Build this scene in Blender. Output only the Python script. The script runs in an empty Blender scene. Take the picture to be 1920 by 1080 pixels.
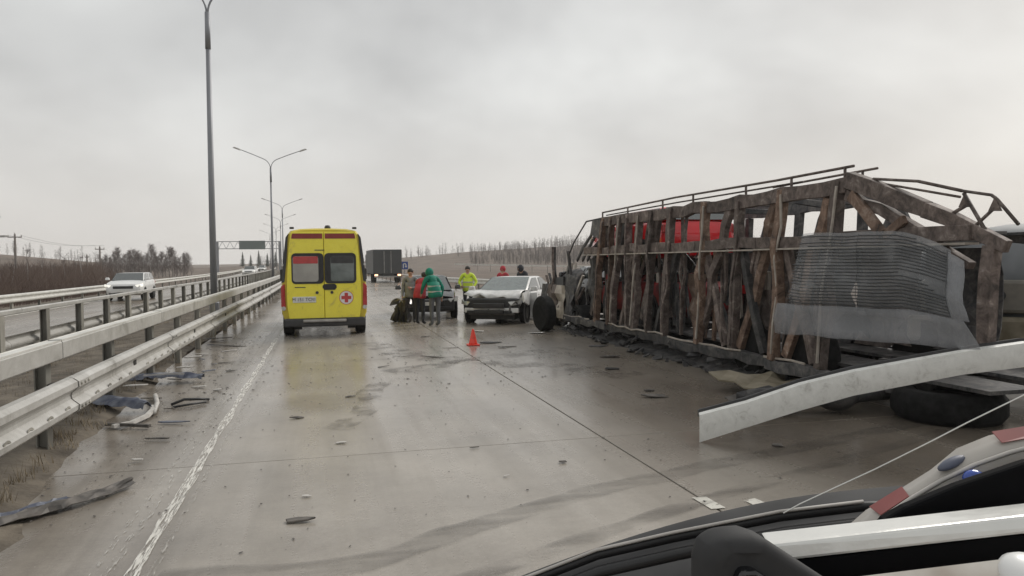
import bpy, bmesh, math, random
import numpy as np
from mathutils import Vector, Matrix, Euler, Quaternion, noise as mnoise
R = math.radians
random.seed(7)
scene = bpy.context.scene
COL = scene.collection

# ------------------------------------------------------------------ camera
cam_data = bpy.data.cameras.new('camera'); cam = bpy.data.objects.new('camera', cam_data); COL.objects.link(cam)
cam_data.sensor_width = 36.0; cam_data.lens = 26.25
cam_data.clip_start = 0.03; cam_data.clip_end = 6000
cam.matrix_world = (Matrix.Translation((0, 0, 1.75)) @ Matrix.Rotation(R(-14.2), 4, 'Z')
                    @ Matrix.Rotation(R(90 - 2.05), 4, 'X') @ Matrix.Rotation(R(-0.6), 4, 'Z'))
scene.camera = cam

# ------------------------------------------------------------------ sky
SUN_EL, SUN_AZ = 38.0, 60.0
world = bpy.data.worlds.new('World'); scene.world = world; world.use_nodes = True
nt = world.node_tree; nt.nodes.clear()
def wn(t, **k):
    n = nt.nodes.new(t)
    for a, b in k.items(): setattr(n, a, b)
    return n
w_out = wn('ShaderNodeOutputWorld'); w_bg = wn('ShaderNodeBackground'); w_bg.inputs['Strength'].default_value = 0.1
sky = wn('ShaderNodeTexSky', sky_type='NISHITA'); sky.sun_disc = False
sky.sun_elevation = R(SUN_EL); sky.sun_rotation = R(SUN_AZ); sky.air_density = 1.0; sky.dust_density = 4.0
tc = wn('ShaderNodeTexCoord')
sep = wn('ShaderNodeSeparateXYZ'); nt.links.new(tc.outputs['Generated'], sep.inputs[0])
# cloud deck: project the view direction on a flat layer so that the clouds flatten towards the horizon
add = wn('ShaderNodeMath', operation='ADD'); add.inputs[1].default_value = 0.5
nt.links.new(sep.outputs['Z'], add.inputs[0])
dx = wn('ShaderNodeMath', operation='DIVIDE'); dy = wn('ShaderNodeMath', operation='DIVIDE')
nt.links.new(sep.outputs['X'], dx.inputs[0]); nt.links.new(add.outputs[0], dx.inputs[1])
nt.links.new(sep.outputs['Y'], dy.inputs[0]); nt.links.new(add.outputs[0], dy.inputs[1])
cmb = wn('ShaderNodeCombineXYZ'); nt.links.new(dx.outputs[0], cmb.inputs[0]); nt.links.new(dy.outputs[0], cmb.inputs[1])
n1 = wn('ShaderNodeTexNoise'); n1.inputs['Scale'].default_value = 1.7; n1.inputs['Detail'].default_value = 4; n1.inputs['Roughness'].default_value = 0.56
n1.inputs['Distortion'].default_value = 0.15
mp = wn('ShaderNodeMapping'); mp.inputs['Location'].default_value = (2.3, 0.4, 0); nt.links.new(cmb.outputs[0], mp.inputs[0])
nt.links.new(mp.outputs[0], n1.inputs['Vector'])
ramp = wn('ShaderNodeValToRGB'); nt.links.new(n1.outputs['Fac'], ramp.inputs[0])
ramp.color_ramp.elements[0].position = 0.30; ramp.color_ramp.elements[0].color = (3.6, 3.58, 3.52, 1)
ramp.color_ramp.elements[1].position = 0.68; ramp.color_ramp.elements[1].color = (6.05, 6.08, 5.92, 1)
mixw = wn('ShaderNodeMix', data_type='RGBA'); mixw.inputs['Factor'].default_value = 0.93
hzr = wn('ShaderNodeMapRange'); hzr.interpolation_type = 'SMOOTHSTEP'; nt.links.new(sep.outputs['Z'], hzr.inputs['Value'])
hzr.inputs['From Min'].default_value = -.02; hzr.inputs['From Max'].default_value = .28; hzr.inputs['To Min'].default_value = .85; hzr.inputs['To Max'].default_value = 0
hmix = wn('ShaderNodeMix', data_type='RGBA'); nt.links.new(hzr.outputs[0], hmix.inputs['Factor']); nt.links.new(ramp.outputs[0], hmix.inputs['A']); hmix.inputs['B'].default_value = (5.7, 5.48, 5.22, 1)
nt.links.new(sky.outputs[0], mixw.inputs['A']); nt.links.new(hmix.outputs['Result'], mixw.inputs['B'])
nt.links.new(mixw.outputs['Result'], w_bg.inputs['Color']); nt.links.new(w_bg.outputs[0], w_out.inputs[0])

# ------------------------------------------------------------------ sun (overcast: very soft)
sd = bpy.data.lights.new('sun', 'SUN'); sd.energy = 1.4; sd.angle = R(25); sd.color = (1.0, 0.96, 0.9)
sun = bpy.data.objects.new('sun', sd); COL.objects.link(sun)
sun.rotation_euler = (R(90 - SUN_EL), 0, R(180 - SUN_AZ))

scene.view_settings.view_transform = 'Standard'; scene.view_settings.look = 'None'
scene.view_settings.exposure = 0.45; scene.view_settings.gamma = 1.0; scene.view_settings.use_curve_mapping = False
scene.render.engine = 'CYCLES'
scene.cycles.use_denoising = True
scene.cycles.max_bounces = 6; scene.cycles.volume_bounces = 1; scene.cycles.transparent_max_bounces = 24
scene.cycles.caustics_reflective = False; scene.cycles.caustics_refractive = False

# ------------------------------------------------------------------ materials
def mat(name, col, rough=0.6, metal=0.0, var=0.15, scale=5.0, bump=0.0, bscale=40.0, col2=None, spec=0.5,
        stretch=None, alpha=None, emis=None, coat=0.0, detail=4, trans=0.0, rvar=0.0):
    m = bpy.data.materials.new(name); m.use_nodes = True
    t = m.node_tree; b = t.nodes['Principled BSDF']
    g = t.nodes.new('ShaderNodeNewGeometry'); src = g.outputs['Position']
    if stretch:
        mpn = t.nodes.new('ShaderNodeMapping'); mpn.inputs['Scale'].default_value = stretch
        t.links.new(src, mpn.inputs[0]); src = mpn.outputs[0]
    n = t.nodes.new('ShaderNodeTexNoise'); n.inputs['Scale'].default_value = scale; n.inputs['Detail'].default_value = detail
    t.links.new(src, n.inputs['Vector'])
    rp = t.nodes.new('ShaderNodeValToRGB'); t.links.new(n.outputs['Fac'], rp.inputs[0])
    c2 = col2 if col2 else tuple(min(1, c * (1 + var)) for c in col)
    c1 = col if col2 else tuple(c * (1 - var) for c in col)
    rp.color_ramp.elements[0].position = 0.34; rp.color_ramp.elements[0].color = (*c1, 1)
    rp.color_ramp.elements[1].position = 0.66; rp.color_ramp.elements[1].color = (*c2, 1)
    t.links.new(rp.outputs[0], b.inputs['Base Color'])
    b.inputs['Roughness'].default_value = rough; b.inputs['Metallic'].default_value = metal
    b.inputs['Specular IOR Level'].default_value = spec
    b.inputs['Coat Weight'].default_value = coat
    if rvar:
        mr = t.nodes.new('ShaderNodeMapRange'); mr.inputs['To Min'].default_value = max(.02, rough - rvar); mr.inputs['To Max'].default_value = rough + rvar
        mr.inputs['From Min'].default_value = .3; mr.inputs['From Max'].default_value = .7
        t.links.new(n.outputs['Fac'], mr.inputs['Value']); t.links.new(mr.outputs[0], b.inputs['Roughness'])
    if bump:
        n2 = t.nodes.new('ShaderNodeTexNoise'); n2.inputs['Scale'].default_value = bscale; n2.inputs['Detail'].default_value = 3
        t.links.new(src, n2.inputs['Vector'])
        bp = t.nodes.new('ShaderNodeBump'); bp.inputs['Strength'].default_value = bump; bp.inputs['Distance'].default_value = 0.02
        t.links.new(n2.outputs['Fac'], bp.inputs['Height']); t.links.new(bp.outputs[0], b.inputs['Normal'])
    if alpha is not None: b.inputs['Alpha'].default_value = alpha
    if trans: b.inputs['Transmission Weight'].default_value = trans
    if emis:
        b.inputs['Emission Color'].default_value = (*emis[:3], 1); b.inputs['Emission Strength'].default_value = emis[3]
    return m

MT = {}
MT['steel'] = mat('galvanised_steel', (.40, .395, .37), .5, .35, col2=(.56, .55, .52), scale=3, bump=.05, bscale=25, stretch=(1, .35, 2.2))
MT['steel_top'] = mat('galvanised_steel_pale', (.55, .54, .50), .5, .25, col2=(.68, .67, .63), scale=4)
MT['post'] = mat('galvanised_post', (.20, .19, .168), .6, .25, col2=(.30, .29, .255), scale=5, stretch=(1, 1, .4))
MT['pole'] = mat('lamp_pole_paint', (.24, .25, .27), .5, .3, var=.12, scale=3, stretch=(1, 1, .2))
MT['hole'] = mat('dark_slot', (.03, .028, .025), .9)
MT['rust'] = mat('burnt_rusty_steel', (.07, .056, .05), .75, .1, col2=(.21, .165, .142), scale=3.5, bump=.35, bscale=30, rvar=.1, stretch=(1, 1, .5))
MT['rust_warm'] = mat('orange_rusty_steel', (.13, .085, .06), .8, .1, col2=(.28, .195, .145), scale=6, bump=.35, bscale=30)
MT['rust_dark'] = mat('charred_steel', (.035, .037, .04), .7, .2, col2=(.105, .105, .108), scale=4, bump=.3, bscale=24)
MT['rust_pale'] = mat('scuffed_steel_edge', (.34, .30, .26), .6, .3, col2=(.46, .42, .37), scale=8)
MT['tarp'] = mat('grey_tarpaulin', (.30, .315, .33), .5, 0, col2=(.42, .435, .45), scale=2.5, bump=.12, bscale=7, alpha=.27)  # see-through grey for a windscreen reflection built as a sheet
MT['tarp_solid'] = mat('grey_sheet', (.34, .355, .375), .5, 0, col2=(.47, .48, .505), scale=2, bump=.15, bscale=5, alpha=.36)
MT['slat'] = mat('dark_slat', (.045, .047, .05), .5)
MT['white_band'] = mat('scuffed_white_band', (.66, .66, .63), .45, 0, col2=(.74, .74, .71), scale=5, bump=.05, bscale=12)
MT['tyre'] = mat('tyre_rubber', (.014, .014, .014), .9, spec=.2, var=.4, scale=12, bump=.3, bscale=60)
MT['rim'] = mat('wheel_rim', (.30, .30, .31), .4, .7, var=.2)
MT['rim_dark'] = mat('wheel_rim_dirty', (.085, .08, .075), .5, .5, var=.3)
MT['black'] = mat('black_plastic', (.018, .018, .019), .5, var=.2)
MT['black_gloss'] = mat('black_paint', (.012, .012, .014), .22, coat=.4, var=.3)
MT['dash_black'] = mat('matt_black', (.006, .006, .007), .85, var=.2, spec=.12)
MT['dash_grey'] = mat('dash_grey', (.042, .042, .043), .7, var=.25, spec=.25, scale=9)
MT['charcoal'] = mat('charcoal_plastic', (.045, .045, .047), .6, var=.2)
MT['glass'] = mat('car_glass', (.035, .045, .046), .06, var=.2, spec=.9, coat=.5)
MT['glass_green'] = mat('windscreen_glass', (.10, .125, .12), .08, var=.2, spec=.9, coat=.4)
MT['glass_pale'] = mat('frosted_rear_glass', (.36, .35, .32), .2, var=.12, scale=3)
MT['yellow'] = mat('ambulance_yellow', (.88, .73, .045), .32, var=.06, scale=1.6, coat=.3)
MT['yellow_dim'] = mat('ambulance_yellow_side', (.62, .49, .04), .4, var=.1, scale=2)  # shaded copy of the ambulance yellow, shade put into the body colour
MT['red_stripe'] = mat('dull_red_stripe', (.26, .035, .03), .4, var=.1)
MT['red_light'] = mat('red_lamp', (.42, .02, .02), .2, var=.15, coat=.5)
MT['cross_red'] = mat('emblem_red', (.50, .05, .05), .4, var=.05)
MT['white'] = mat('white_paint', (.72, .72, .71), .32, var=.04, scale=2, coat=.3)
MT['white_dirty'] = mat('white_paint_dirty', (.46, .455, .445), .4, 0, col2=(.74, .74, .73), scale=3.5, coat=.2)
MT['plate'] = mat('number_plate_white', (.70, .70, .67), .45, var=.08, scale=20)
MT['ink'] = mat('plate_ink', (.02, .02, .02), .6)
MT['red_paint'] = mat('red_car_paint', (.72, .014, .022), .22, var=.12, coat=.6, scale=2)
MT['lamp_clear'] = mat('headlamp_clear', (.5, .5, .48), .1, .3, var=.2)
MT['amber'] = mat('amber_lamp', (.7, .35, .08), .2, var=.1)
MT['lit_amber'] = mat('lit_tail_lamp', (.9, .5, .3), .3, emis=(1.0, .55, .32, 2.0))
MT['lit_white'] = mat('lit_headlamp', (.9, .9, .85), .3, emis=(1.0, .97, .86, .5))
MT['metal'] = mat('bare_metal', (.36, .35, .34), .35, .8, var=.2)
MT['dark_truck'] = mat('dark_grey_truck_box', (.05, .053, .055), .5, var=.12, scale=1)
MT['dirt'] = mat('median_dirt', (.068, .056, .043), .95, 0, col2=(.165, .14, .108), scale=3.2, bump=.8, bscale=18, detail=8)
MT['field'] = mat('dead_grass_field', (.085, .062, .048), .95, 0, col2=(.16, .122, .094), scale=.16, bump=.4, bscale=2, detail=8)
MT['blade'] = mat('dry_grass', (.15, .115, .07), .85, 0, col2=(.27, .22, .15), scale=2)
MT['brush'] = mat('bare_brush', (.125, .085, .068), .9, 0, col2=(.20, .148, .12), scale=.3)
MT['twig_pale'] = mat('bare_birch_twigs', (.125, .098, .090), .9, 0, col2=(.19, .155, .143), scale=.5)
MT['red_sooty'] = mat('sooty_red_paint', (.10, .012, .012), .5, 0, col2=(.30, .02, .022), scale=5)  # deeper red, dimmed to make the lower deck darker
MT['twig'] = mat('bare_twigs', (.075, .060, .056), .9, 0, col2=(.125, .102, .096), scale=.5)
MT['bark'] = mat('birch_bark', (.26, .235, .215), .85, 0, col2=(.40, .375, .35), scale=3, stretch=(1, 1, .4))
MT['fir'] = mat('dark_conifer', (.038, .05, .042), .9, var=.3)
MT['wood_pole'] = mat('weathered_pole', (.17, .15, .135), .85, var=.2, stretch=(1, 1, .2))
MT['concrete'] = mat('pale_concrete', (.40, .385, .36), .8, var=.1, scale=.5)
MT['sign_green'] = mat('gantry_sign_grey_green', (.10, .135, .13), .6, var=.08)
MT['sign_blue'] = mat('sign_blue', (.03, .08, .33), .5, var=.05)
MT['cone'] = mat('cone_red', (.78, .055, .03), .45, var=.06)
MT['teal'] = mat('green_jacket', (.005, .19, .13), .8, var=.18, scale=7, bump=.3, bscale=14)
MT['red_cloth'] = mat('red_jacket', (.42, .035, .05), .8, var=.18, scale=7, bump=.3, bscale=14)
MT['grey_cloth'] = mat('grey_jacket', (.22, .23, .24), .85, var=.2, scale=7, bump=.3, bscale=14)
MT['dark_cloth'] = mat('dark_cloth', (.03, .032, .04), .85, var=.25, scale=7, bump=.3, bscale=14)
MT['jeans'] = mat('grey_trousers', (.12, .125, .135), .85, var=.2, scale=7, bump=.3, bscale=14)
MT['hivis'] = mat('hi_vis_yellow', (.62, .78, .05), .6, var=.06)
MT['skin'] = mat('skin', (.48, .29, .21), .55, var=.06)
MT['hair'] = mat('dark_hair', (.02, .016, .013), .6)
MT['silver'] = mat('brushed_silver', (.74, .74, .71), .28, .35, var=.06, scale=14, bump=.04, bscale=60)
MT['beige'] = mat('beige_plastic', (.17, .155, .13), .5, var=.12, scale=8)
MT['map'] = mat('printed_paper', (.46, .40, .34), .55, 0, col2=(.70, .66, .60), scale=16, detail=6)
MT['blue_stud'] = mat('blue_stud', (.02, .07, .38), .15, coat=.6, var=.1)
MT['red_tape'] = mat('faded_red_tape', (.25, .075, .07), .5, var=.15, scale=12)
MT['clear_band'] = mat('clear_plastic_band', (.55, .52, .48), .25, var=.12, alpha=.75, scale=10)
MT['blue_scrap'] = mat('blue_grey_plastic', (.05, .06, .10), .5, 0, col2=(.16, .175, .21), scale=9)
MT['scrap'] = mat('torn_dark_plastic', (.04, .036, .032), .6, 0, col2=(.14, .125, .11), scale=10)
MT['scrap_pale'] = mat('pale_plastic_shard', (.5, .48, .45), .5, var=.15, scale=10)
MT['olive'] = mat('muddy_olive_sheet', (.15, .125, .08), .7, 0, col2=(.30, .265, .20), scale=3, bump=.2, bscale=8)
MT['grey_cover'] = mat('slate_grey_cover', (.12, .128, .135), .55, 0, col2=(.20, .21, .22), scale=1.6, bump=.15, bscale=4)
MT['teal_glass'] = MT['glass']

def burnt(m, stops, scale=6.0):
    t = m.node_tree; b = t.nodes['Principled BSDF']; g = t.nodes.new('ShaderNodeNewGeometry')
    n = t.nodes.new('ShaderNodeTexNoise'); n.inputs['Scale'].default_value = scale; n.inputs['Detail'].default_value = 10; n.inputs['Roughness'].default_value = .72; n.inputs['Distortion'].default_value = .6
    t.links.new(g.outputs['Position'], n.inputs['Vector']); r = t.nodes.new('ShaderNodeValToRGB'); t.links.new(n.outputs['Fac'], r.inputs[0])
    e = r.color_ramp.elements; e[0].position = .30; e[0].color = (*stops[0], 1); e[1].position = .70; e[1].color = (*stops[-1], 1)
    for k, c in enumerate(stops[1:-1]):
        q = e.new(.30 + .40 * (k + 1) / (len(stops) - 1)); q.color = (*c, 1)
    t.links.new(r.outputs[0], b.inputs['Base Color'])
burnt(MT['rust'], [(.024, .020, .018), (.072, .057, .050), (.135, .108, .095), (.27, .24, .22)])
burnt(MT['rust_warm'], [(.03, .023, .02), (.10, .066, .048), (.18, .122, .09), (.29, .245, .21)])
burnt(MT['rust_dark'], [(.014, .014, .015), (.045, .045, .047), (.09, .086, .083), (.17, .16, .15)], 5)
burnt(MT['steel'], [(.24, .23, .205), (.42, .41, .385), (.49, .48, .455), (.57, .565, .545)], 2.2)
burnt(MT['yellow'], [(.56, .48, .09), (.88, .77, .06), (.92, .81, .065), (.93, .83, .08)], 3.2)
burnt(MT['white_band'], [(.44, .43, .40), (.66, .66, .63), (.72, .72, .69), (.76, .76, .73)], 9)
def vary(m, lo, hi):
    t = m.node_tree; b = t.nodes['Principled BSDF']; l = b.inputs['Base Color'].links[0]; src = l.from_socket
    oi = t.nodes.new('ShaderNodeObjectInfo'); mr = t.nodes.new('ShaderNodeMapRange'); mr.inputs['To Min'].default_value = lo; mr.inputs['To Max'].default_value = hi
    t.links.new(oi.outputs['Random'], mr.inputs['Value']); hsv = t.nodes.new('ShaderNodeHueSaturation'); t.links.new(mr.outputs[0], hsv.inputs['Value']); t.links.new(src, hsv.inputs['Color']); t.links.new(hsv.outputs[0], b.inputs['Base Color'])
for k_ in ('rust', 'rust_warm', 'rust_dark', 'post'): vary(MT[k_], .8, 1.7)

def road_material():
    m = bpy.data.materials.new('wet_concrete'); m.use_nodes = True
    t = m.node_tree; b = t.nodes['Principled BSDF']; L = t.links.new
    g = t.nodes.new('ShaderNodeNewGeometry')
    def noise(scale, det=5, st=None, rough=.55):
        src = g.outputs['Position']
        if st:
            q = t.nodes.new('ShaderNodeMapping'); q.inputs['Scale'].default_value = st; L(src, q.inputs[0]); src = q.outputs[0]
        n = t.nodes.new('ShaderNodeTexNoise'); n.inputs['Scale'].default_value = scale; n.inputs['Detail'].default_value = det
        n.inputs['Roughness'].default_value = rough; L(src, n.inputs['Vector']); return n.outputs['Fac']
    def mrange(v, a, b2, c, d):
        n = t.nodes.new('ShaderNodeMapRange'); L(v, n.inputs['Value'])
        for k, x in zip(('From Min', 'From Max', 'To Min', 'To Max'), (a, b2, c, d)): n.inputs[k].default_value = x
        return n.outputs[0]
    def math_(op, a, b2):
        n = t.nodes.new('ShaderNodeMath'); n.operation = op
        for i, v in enumerate((a, b2)):
            if isinstance(v, (int, float)): n.inputs[i].default_value = v
            else: L(v, n.inputs[i])
        return n.outputs[0]
    big = noise(.22, 6); streak = noise(1.0, 5, (2.2, .10, 1)); fine = noise(30, 4); patch = noise(.9, 7, None, .65)
    sx = t.nodes.new('ShaderNodeSeparateXYZ'); L(g.outputs['Position'], sx.inputs[0])
    # dirt washed against the left edge line
    track = math_('MULTIPLY', mrange(sx.outputs['X'], -2.4, -1.5, .0, 1.0), mrange(sx.outputs['X'], -1.12, -.75, 1.0, 0.0))
    dirt_l = mrange(math_('ADD', sx.outputs['X'], math_('MULTIPLY', patch, 1.4)), -1.9, -.9, 1.0, 0.0)
    rp = t.nodes.new('ShaderNodeValToRGB'); L(math_('ADD', math_('MULTIPLY', big, .4), math_('MULTIPLY', patch, .6)), rp.inputs[0])
    rp.color_ramp.elements[0].position = .36; rp.color_ramp.elements[0].color = (.285, .256, .220, 1)
    rp.color_ramp.elements[1].position = .62; rp.color_ramp.elements[1].color = (.425, .388, .338, 1)
    def mixc(fac, a, bcol, typ='MULTIPLY'):
        n = t.nodes.new('ShaderNodeMix'); n.data_type = 'RGBA'; n.blend_type = typ
        L(fac, n.inputs['Factor']); L(a, n.inputs['A']); n.inputs['B'].default_value = (*bcol, 1); return n.outputs['Result']
    c = rp.outputs[0]
    c = mixc(mrange(streak, .45, .75, 0, .5), c, (.55, .53, .5))
    c = mixc(math_('MULTIPLY', track, mrange(streak, .35, .6, .15, .8)), c, (.52, .49, .46))
    c = mixc(dirt_l, c, (.50, .45, .39))
    reflection_dark = math_('MULTIPLY', mrange(math_('ADD', sx.outputs['X'], math_('MULTIPLY', patch, 2.2)), 3.3, 5.6, 0.0, 1.0), mrange(sx.outputs['Y'], 2.0, 26.0, 1.0, .3))  # carrier's reflection and windscreen tint painted as darker right-lane colour
    c = mixc(reflection_dark, c, (.42, .385, .35))
    grain = noise(95, 2); mid = noise(9, 6, None, .7)
    c = mixc(mrange(fine, .3, .7, .30, 0), c, (.6, .6, .6))
    c = mixc(mrange(grain,   .35, .65, .35, 0), c, (.62, .61, .6))
    c = mixc(mrange(mid, .42, .7, 0, .28), c, (.66, .64, .62))
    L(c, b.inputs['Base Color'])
    wet = math_('ADD', math_('MULTIPLY', big, .55), math_('MULTIPLY', streak, .45))
    L(math_('ADD', mrange(wet, .38, .62, .13, .36), math_('MULTIPLY', fine, .06)), b.inputs['Roughness'])
    b.inputs['Specular IOR Level'].default_value = .6
    bp = t.nodes.new('ShaderNodeBump'); bp.inputs['Strength'].default_value = .22; bp.inputs['Distance'].default_value = .004
    L(math_('ADD', fine, math_('MULTIPLY', patch, .8)), bp.inputs['Height']); L(bp.outputs[0], b.inputs['Normal'])
    return m
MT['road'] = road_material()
MT['joint'] = mat('joint_filler', (.045, .04, .035), .8, var=.3, scale=9)

def worn(name, col, scale, lo, hi, stretch=(1, 1, 1), rough=.5, amax=1.0):
    m = mat(name, col, rough, var=.12, scale=3)
    t = m.node_tree; b = t.nodes['Principled BSDF']
    g = t.nodes.new('ShaderNodeNewGeometry'); mp_ = t.nodes.new('ShaderNodeMapping'); mp_.inputs['Scale'].default_value = stretch
    n = t.nodes.new('ShaderNodeTexNoise'); n.inputs['Scale'].default_value = scale; n.inputs['Detail'].default_value = 7; n.inputs['Roughness'].default_value = .65
    r = t.nodes.new('ShaderNodeMapRange'); r.inputs['From Min'].default_value = lo; r.inputs['From Max'].default_value = hi; r.inputs['To Max'].default_value = amax
    t.links.new(g.outputs['Position'], mp_.inputs[0]); t.links.new(mp_.outputs[0], n.inputs['Vector'])
    t.links.new(n.outputs['Fac'], r.inputs['Value']); t.links.new(r.outputs[0], b.inputs['Alpha'])
    return m
MT['line'] = worn('worn_white_line', (.70, .68, .63), 7, .42, .55, (9, .7, 1), amax=.95)
MT['line_new'] = worn('lane_mark', (.62, .60, .54), 14, .34, .46)
MT['skid'] = worn('tyre_smear', (.085, .075, .064), 1.6, .38, .66, (.5, 2.6, 1), .3, amax=.42)
MT['mud'] = worn('mud_smear', (.13, .112, .092), 2.2, .46, .62, (1, 1, 1), .35, amax=.5)

# ------------------------------------------------------------------ mesh helpers
class MB:
    def __init__(self): self.v = []; self.f = []
    def add(self, vs, fs):
        o = len(self.v); self.v += [tuple(p) for p in vs]; self.f += [tuple(i + o for i in f) for f in fs]; return self
    def box(self, c, s, rot=None, taper=1.0):
        hx, hy, hz = s[0] / 2, s[1] / 2, s[2] / 2
        pts = [Vector((x * hx * (taper if z > 0 else 1), y * hy * (taper if z > 0 else 1), z * hz)) for z in (-1, 1) for y in (-1, 1) for x in (-1, 1)]
        if rot: e = Euler(rot).to_matrix(); pts = [e @ p for p in pts]
        pts = [p + Vector(c) for p in pts]
        return self.add(pts, [(0, 2, 3, 1), (4, 5, 7, 6), (0, 1, 5, 4), (2, 6, 7, 3), (0, 4, 6, 2), (1, 3, 7, 5)])
    def beam(self, a, b, w, h, up=(0, 0, 1), w2=None, h2=None):
        """a bar from a to b, w wide across and h high along 'up'"""
        a, b = Vector(a), Vector(b); d = (b - a).normalized(); up = Vector(up)
        s = d.cross(up)
        if s.length < 1e-4: s = d.cross(Vector((0, 1, 0)))
        s.normalize(); u = s.cross(d).normalized()
        w2 = w if w2 is None else w2; h2 = h if h2 is None else h2
        pts = []
        for p, ww, hh in ((a, w, h), (b, w2, h2)):
            for j, k in ((-1, -1), (1, -1), (1, 1), (-1, 1)): pts.append(p + s * (j * ww / 2) + u * (k * hh / 2))
        return self.add(pts, [(0, 1, 2, 3), (7, 6, 5, 4), (0, 4, 5, 1), (1, 5, 6, 2), (2, 6, 7, 3), (3, 7, 4, 0)])
    def bent(self, a, b, w, h, up=(0, 0, 1), amp=.02, n=6, seed=0, w2=None, h2=None):
        """a knocked-about bar: rectangular sections that wander and vary a little"""
        a, b = Vector(a), Vector(b); d = (b - a).normalized(); s = d.cross(Vector(up)).normalized(); u = s.cross(d).normalized(); rg = random.Random(seed); rings = []
        w2 = w if w2 is None else w2; h2 = h if h2 is None else h2
        for i in range(n):
            t = i / (n - 1); e = amp * math.sin(math.pi * t) * 1.2 + amp * .25
            p = a.lerp(b, t) + s * rg.uniform(-e, e) + u * rg.uniform(-e, e); k = rg.uniform(.9, 1.1); ww = (w + (w2 - w) * t) * k / 2; hh = (h + (h2 - h) * t) * rg.uniform(.88, 1.12) / 2
            rings.append([p - s * ww - u * hh, p + s * ww - u * hh, p + s * ww + u * hh, p - s * ww + u * hh])
        return self.loft(rings)
    def tube(self, path, r, n=8, cap=True):
        path = [Vector(p) for p in path]; rs = r if isinstance(r, (list, tuple)) else [r] * len(path)
        rings = []; ref = None
        for i, p in enumerate(path):
            d = (path[min(i + 1, len(path) - 1)] - path[max(i - 1, 0)]).normalized()
            if ref is None: ref = Vector((0, 0, 1)) if abs(d.z) < .9 else Vector((1, 0, 0))
            s = d.cross(ref).normalized(); u = s.cross(d).normalized(); ref = u
            rings.append([p + (s * math.cos(2 * math.pi * k / n) + u * math.sin(2 * math.pi * k / n)) * rs[i] for k in range(n)])
        return self.loft(rings, cap)
    def loft(self, rings, cap=True, closed=True):
        n = len(rings[0]); vs = [p for r in rings for p in r]; fs = []
        for i in range(len(rings) - 1):
            for k in range(n if closed else n - 1):
                k2 = (k + 1) % n
                fs.append((i * n + k, i * n + k2, (i + 1) * n + k2, (i + 1) * n + k))
        if cap and closed:
            fs.append(tuple(range(n - 1, -1, -1))); fs.append(tuple((len(rings) - 1) * n + k for k in range(n)))
        return self.add(vs, fs)
    def lathe(self, prof, c=(0, 0, 0), axis='Z', n=20):
        """prof: (radius, height along axis)"""
        rings = []
        for r, h in prof:
            ring = []
            for k in range(n):
                a = 2 * math.pi * k / n; x, y = r * math.cos(a), r * math.sin(a)
                p = {'Z': (x, y, h), 'Y': (x, h, y), 'X': (h, x, y)}[axis]
                ring.append(Vector(p) + Vector(c))
            rings.append(ring)
        return self.loft(rings)
    def prism(self, outline, a, b):
        """outline: list of 3D points (plane polygon); extruded by vector from a offset to b offset"""
        n = len(outline); A = [Vector(p) + Vector(a) for p in outline]; B = [Vector(p) + Vector(b) for p in outline]
        fs = [tuple(range(n)), tuple(range(2 * n - 1, n - 1, -1))] + [(k, k + n, (k + 1) % n + n, (k + 1) % n) for k in range(n)]
        return self.add(A + B, fs)
    def blob(self, c, s, rot=None, n=12, m=8):
        rings = []; e = Euler(rot).to_matrix() if rot else None
        for i in range(m + 1):
            t = math.pi * i / m; ring = []
            for k in range(n):
                a = 2 * math.pi * k / n
                p = Vector((s[0] * max(math.sin(t), .02) * math.cos(a), s[1] * max(math.sin(t), .02) * math.sin(a), s[2] * math.cos(t)))
                if e: p = e @ p
                ring.append(p + Vector(c))
            rings.append(ring)
        return self.loft(rings)
    def mesh(self, name):
        me = bpy.data.meshes.new(name); me.from_pydata(self.v, [], self.f)
        bm = bmesh.new(); bm.from_mesh(me); bmesh.ops.recalc_face_normals(bm, faces=bm.faces); bm.to_mesh(me); bm.free()
        return me
    def build(self, name, material, parent=None, smooth=False, bevel=0.0, world=False, label=None, kind=None, seg=2):
        me = self.mesh(name)
        if world and parent is not None:
            me.transform(Matrix.Translation(-Vector(parent.location)))
        return link(name, me, material, parent, smooth, bevel, label, kind, seg)

def link(name, me, material, parent=None, smooth=False, bevel=0.0, label=None, kind=None, seg=2):
    o = bpy.data.objects.new(name, me); COL.objects.link(o)
    if material is not None:
        me.materials.clear(); me.materials.append(MT[material] if isinstance(material, str) else material)
    if parent is not None: o.parent = parent
    if smooth:
        for p in me.polygons: p.use_smooth = True
    if bevel:
        b = o.modifiers.new('bevel', 'BEVEL'); b.width = bevel; b.segments = seg; b.limit_method = 'ANGLE'; b.angle_limit = R(35)
    if label: o['label'] = label
    if kind: o['kind'] = kind
    return o
def tag(o, label, cat, group=None):
    o['label'] = label; o['category'] = cat
    if group: o['group'] = group
    return o
def thing(name, label, cat, loc=(0, 0, 0), rz=0.0, group=None):
    o = bpy.data.objects.new(name, None); COL.objects.link(o); o.empty_display_size = .2
    o.location = loc; o.rotation_euler = (0, 0, rz); return tag(o, label, cat, group)
def copy_tree(root, loc, rz=None, label=None, scale=None):
    def cp(o, par):
        c = o.copy(); COL.objects.link(c); c.parent = par
        for ch in [x for x in bpy.data.objects if x.parent == o and x != c]: cp(ch, c)
        return c
    r = cp(root, None); r.location = loc
    if rz is not None: r.rotation_euler = (0, 0, rz)
    if scale is not None: r.scale = (scale,) * 3 if isinstance(scale, (int, float)) else scale
    if label: r['label'] = label
    return r
def struct(o): o['kind'] = 'structure'; return o
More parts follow.
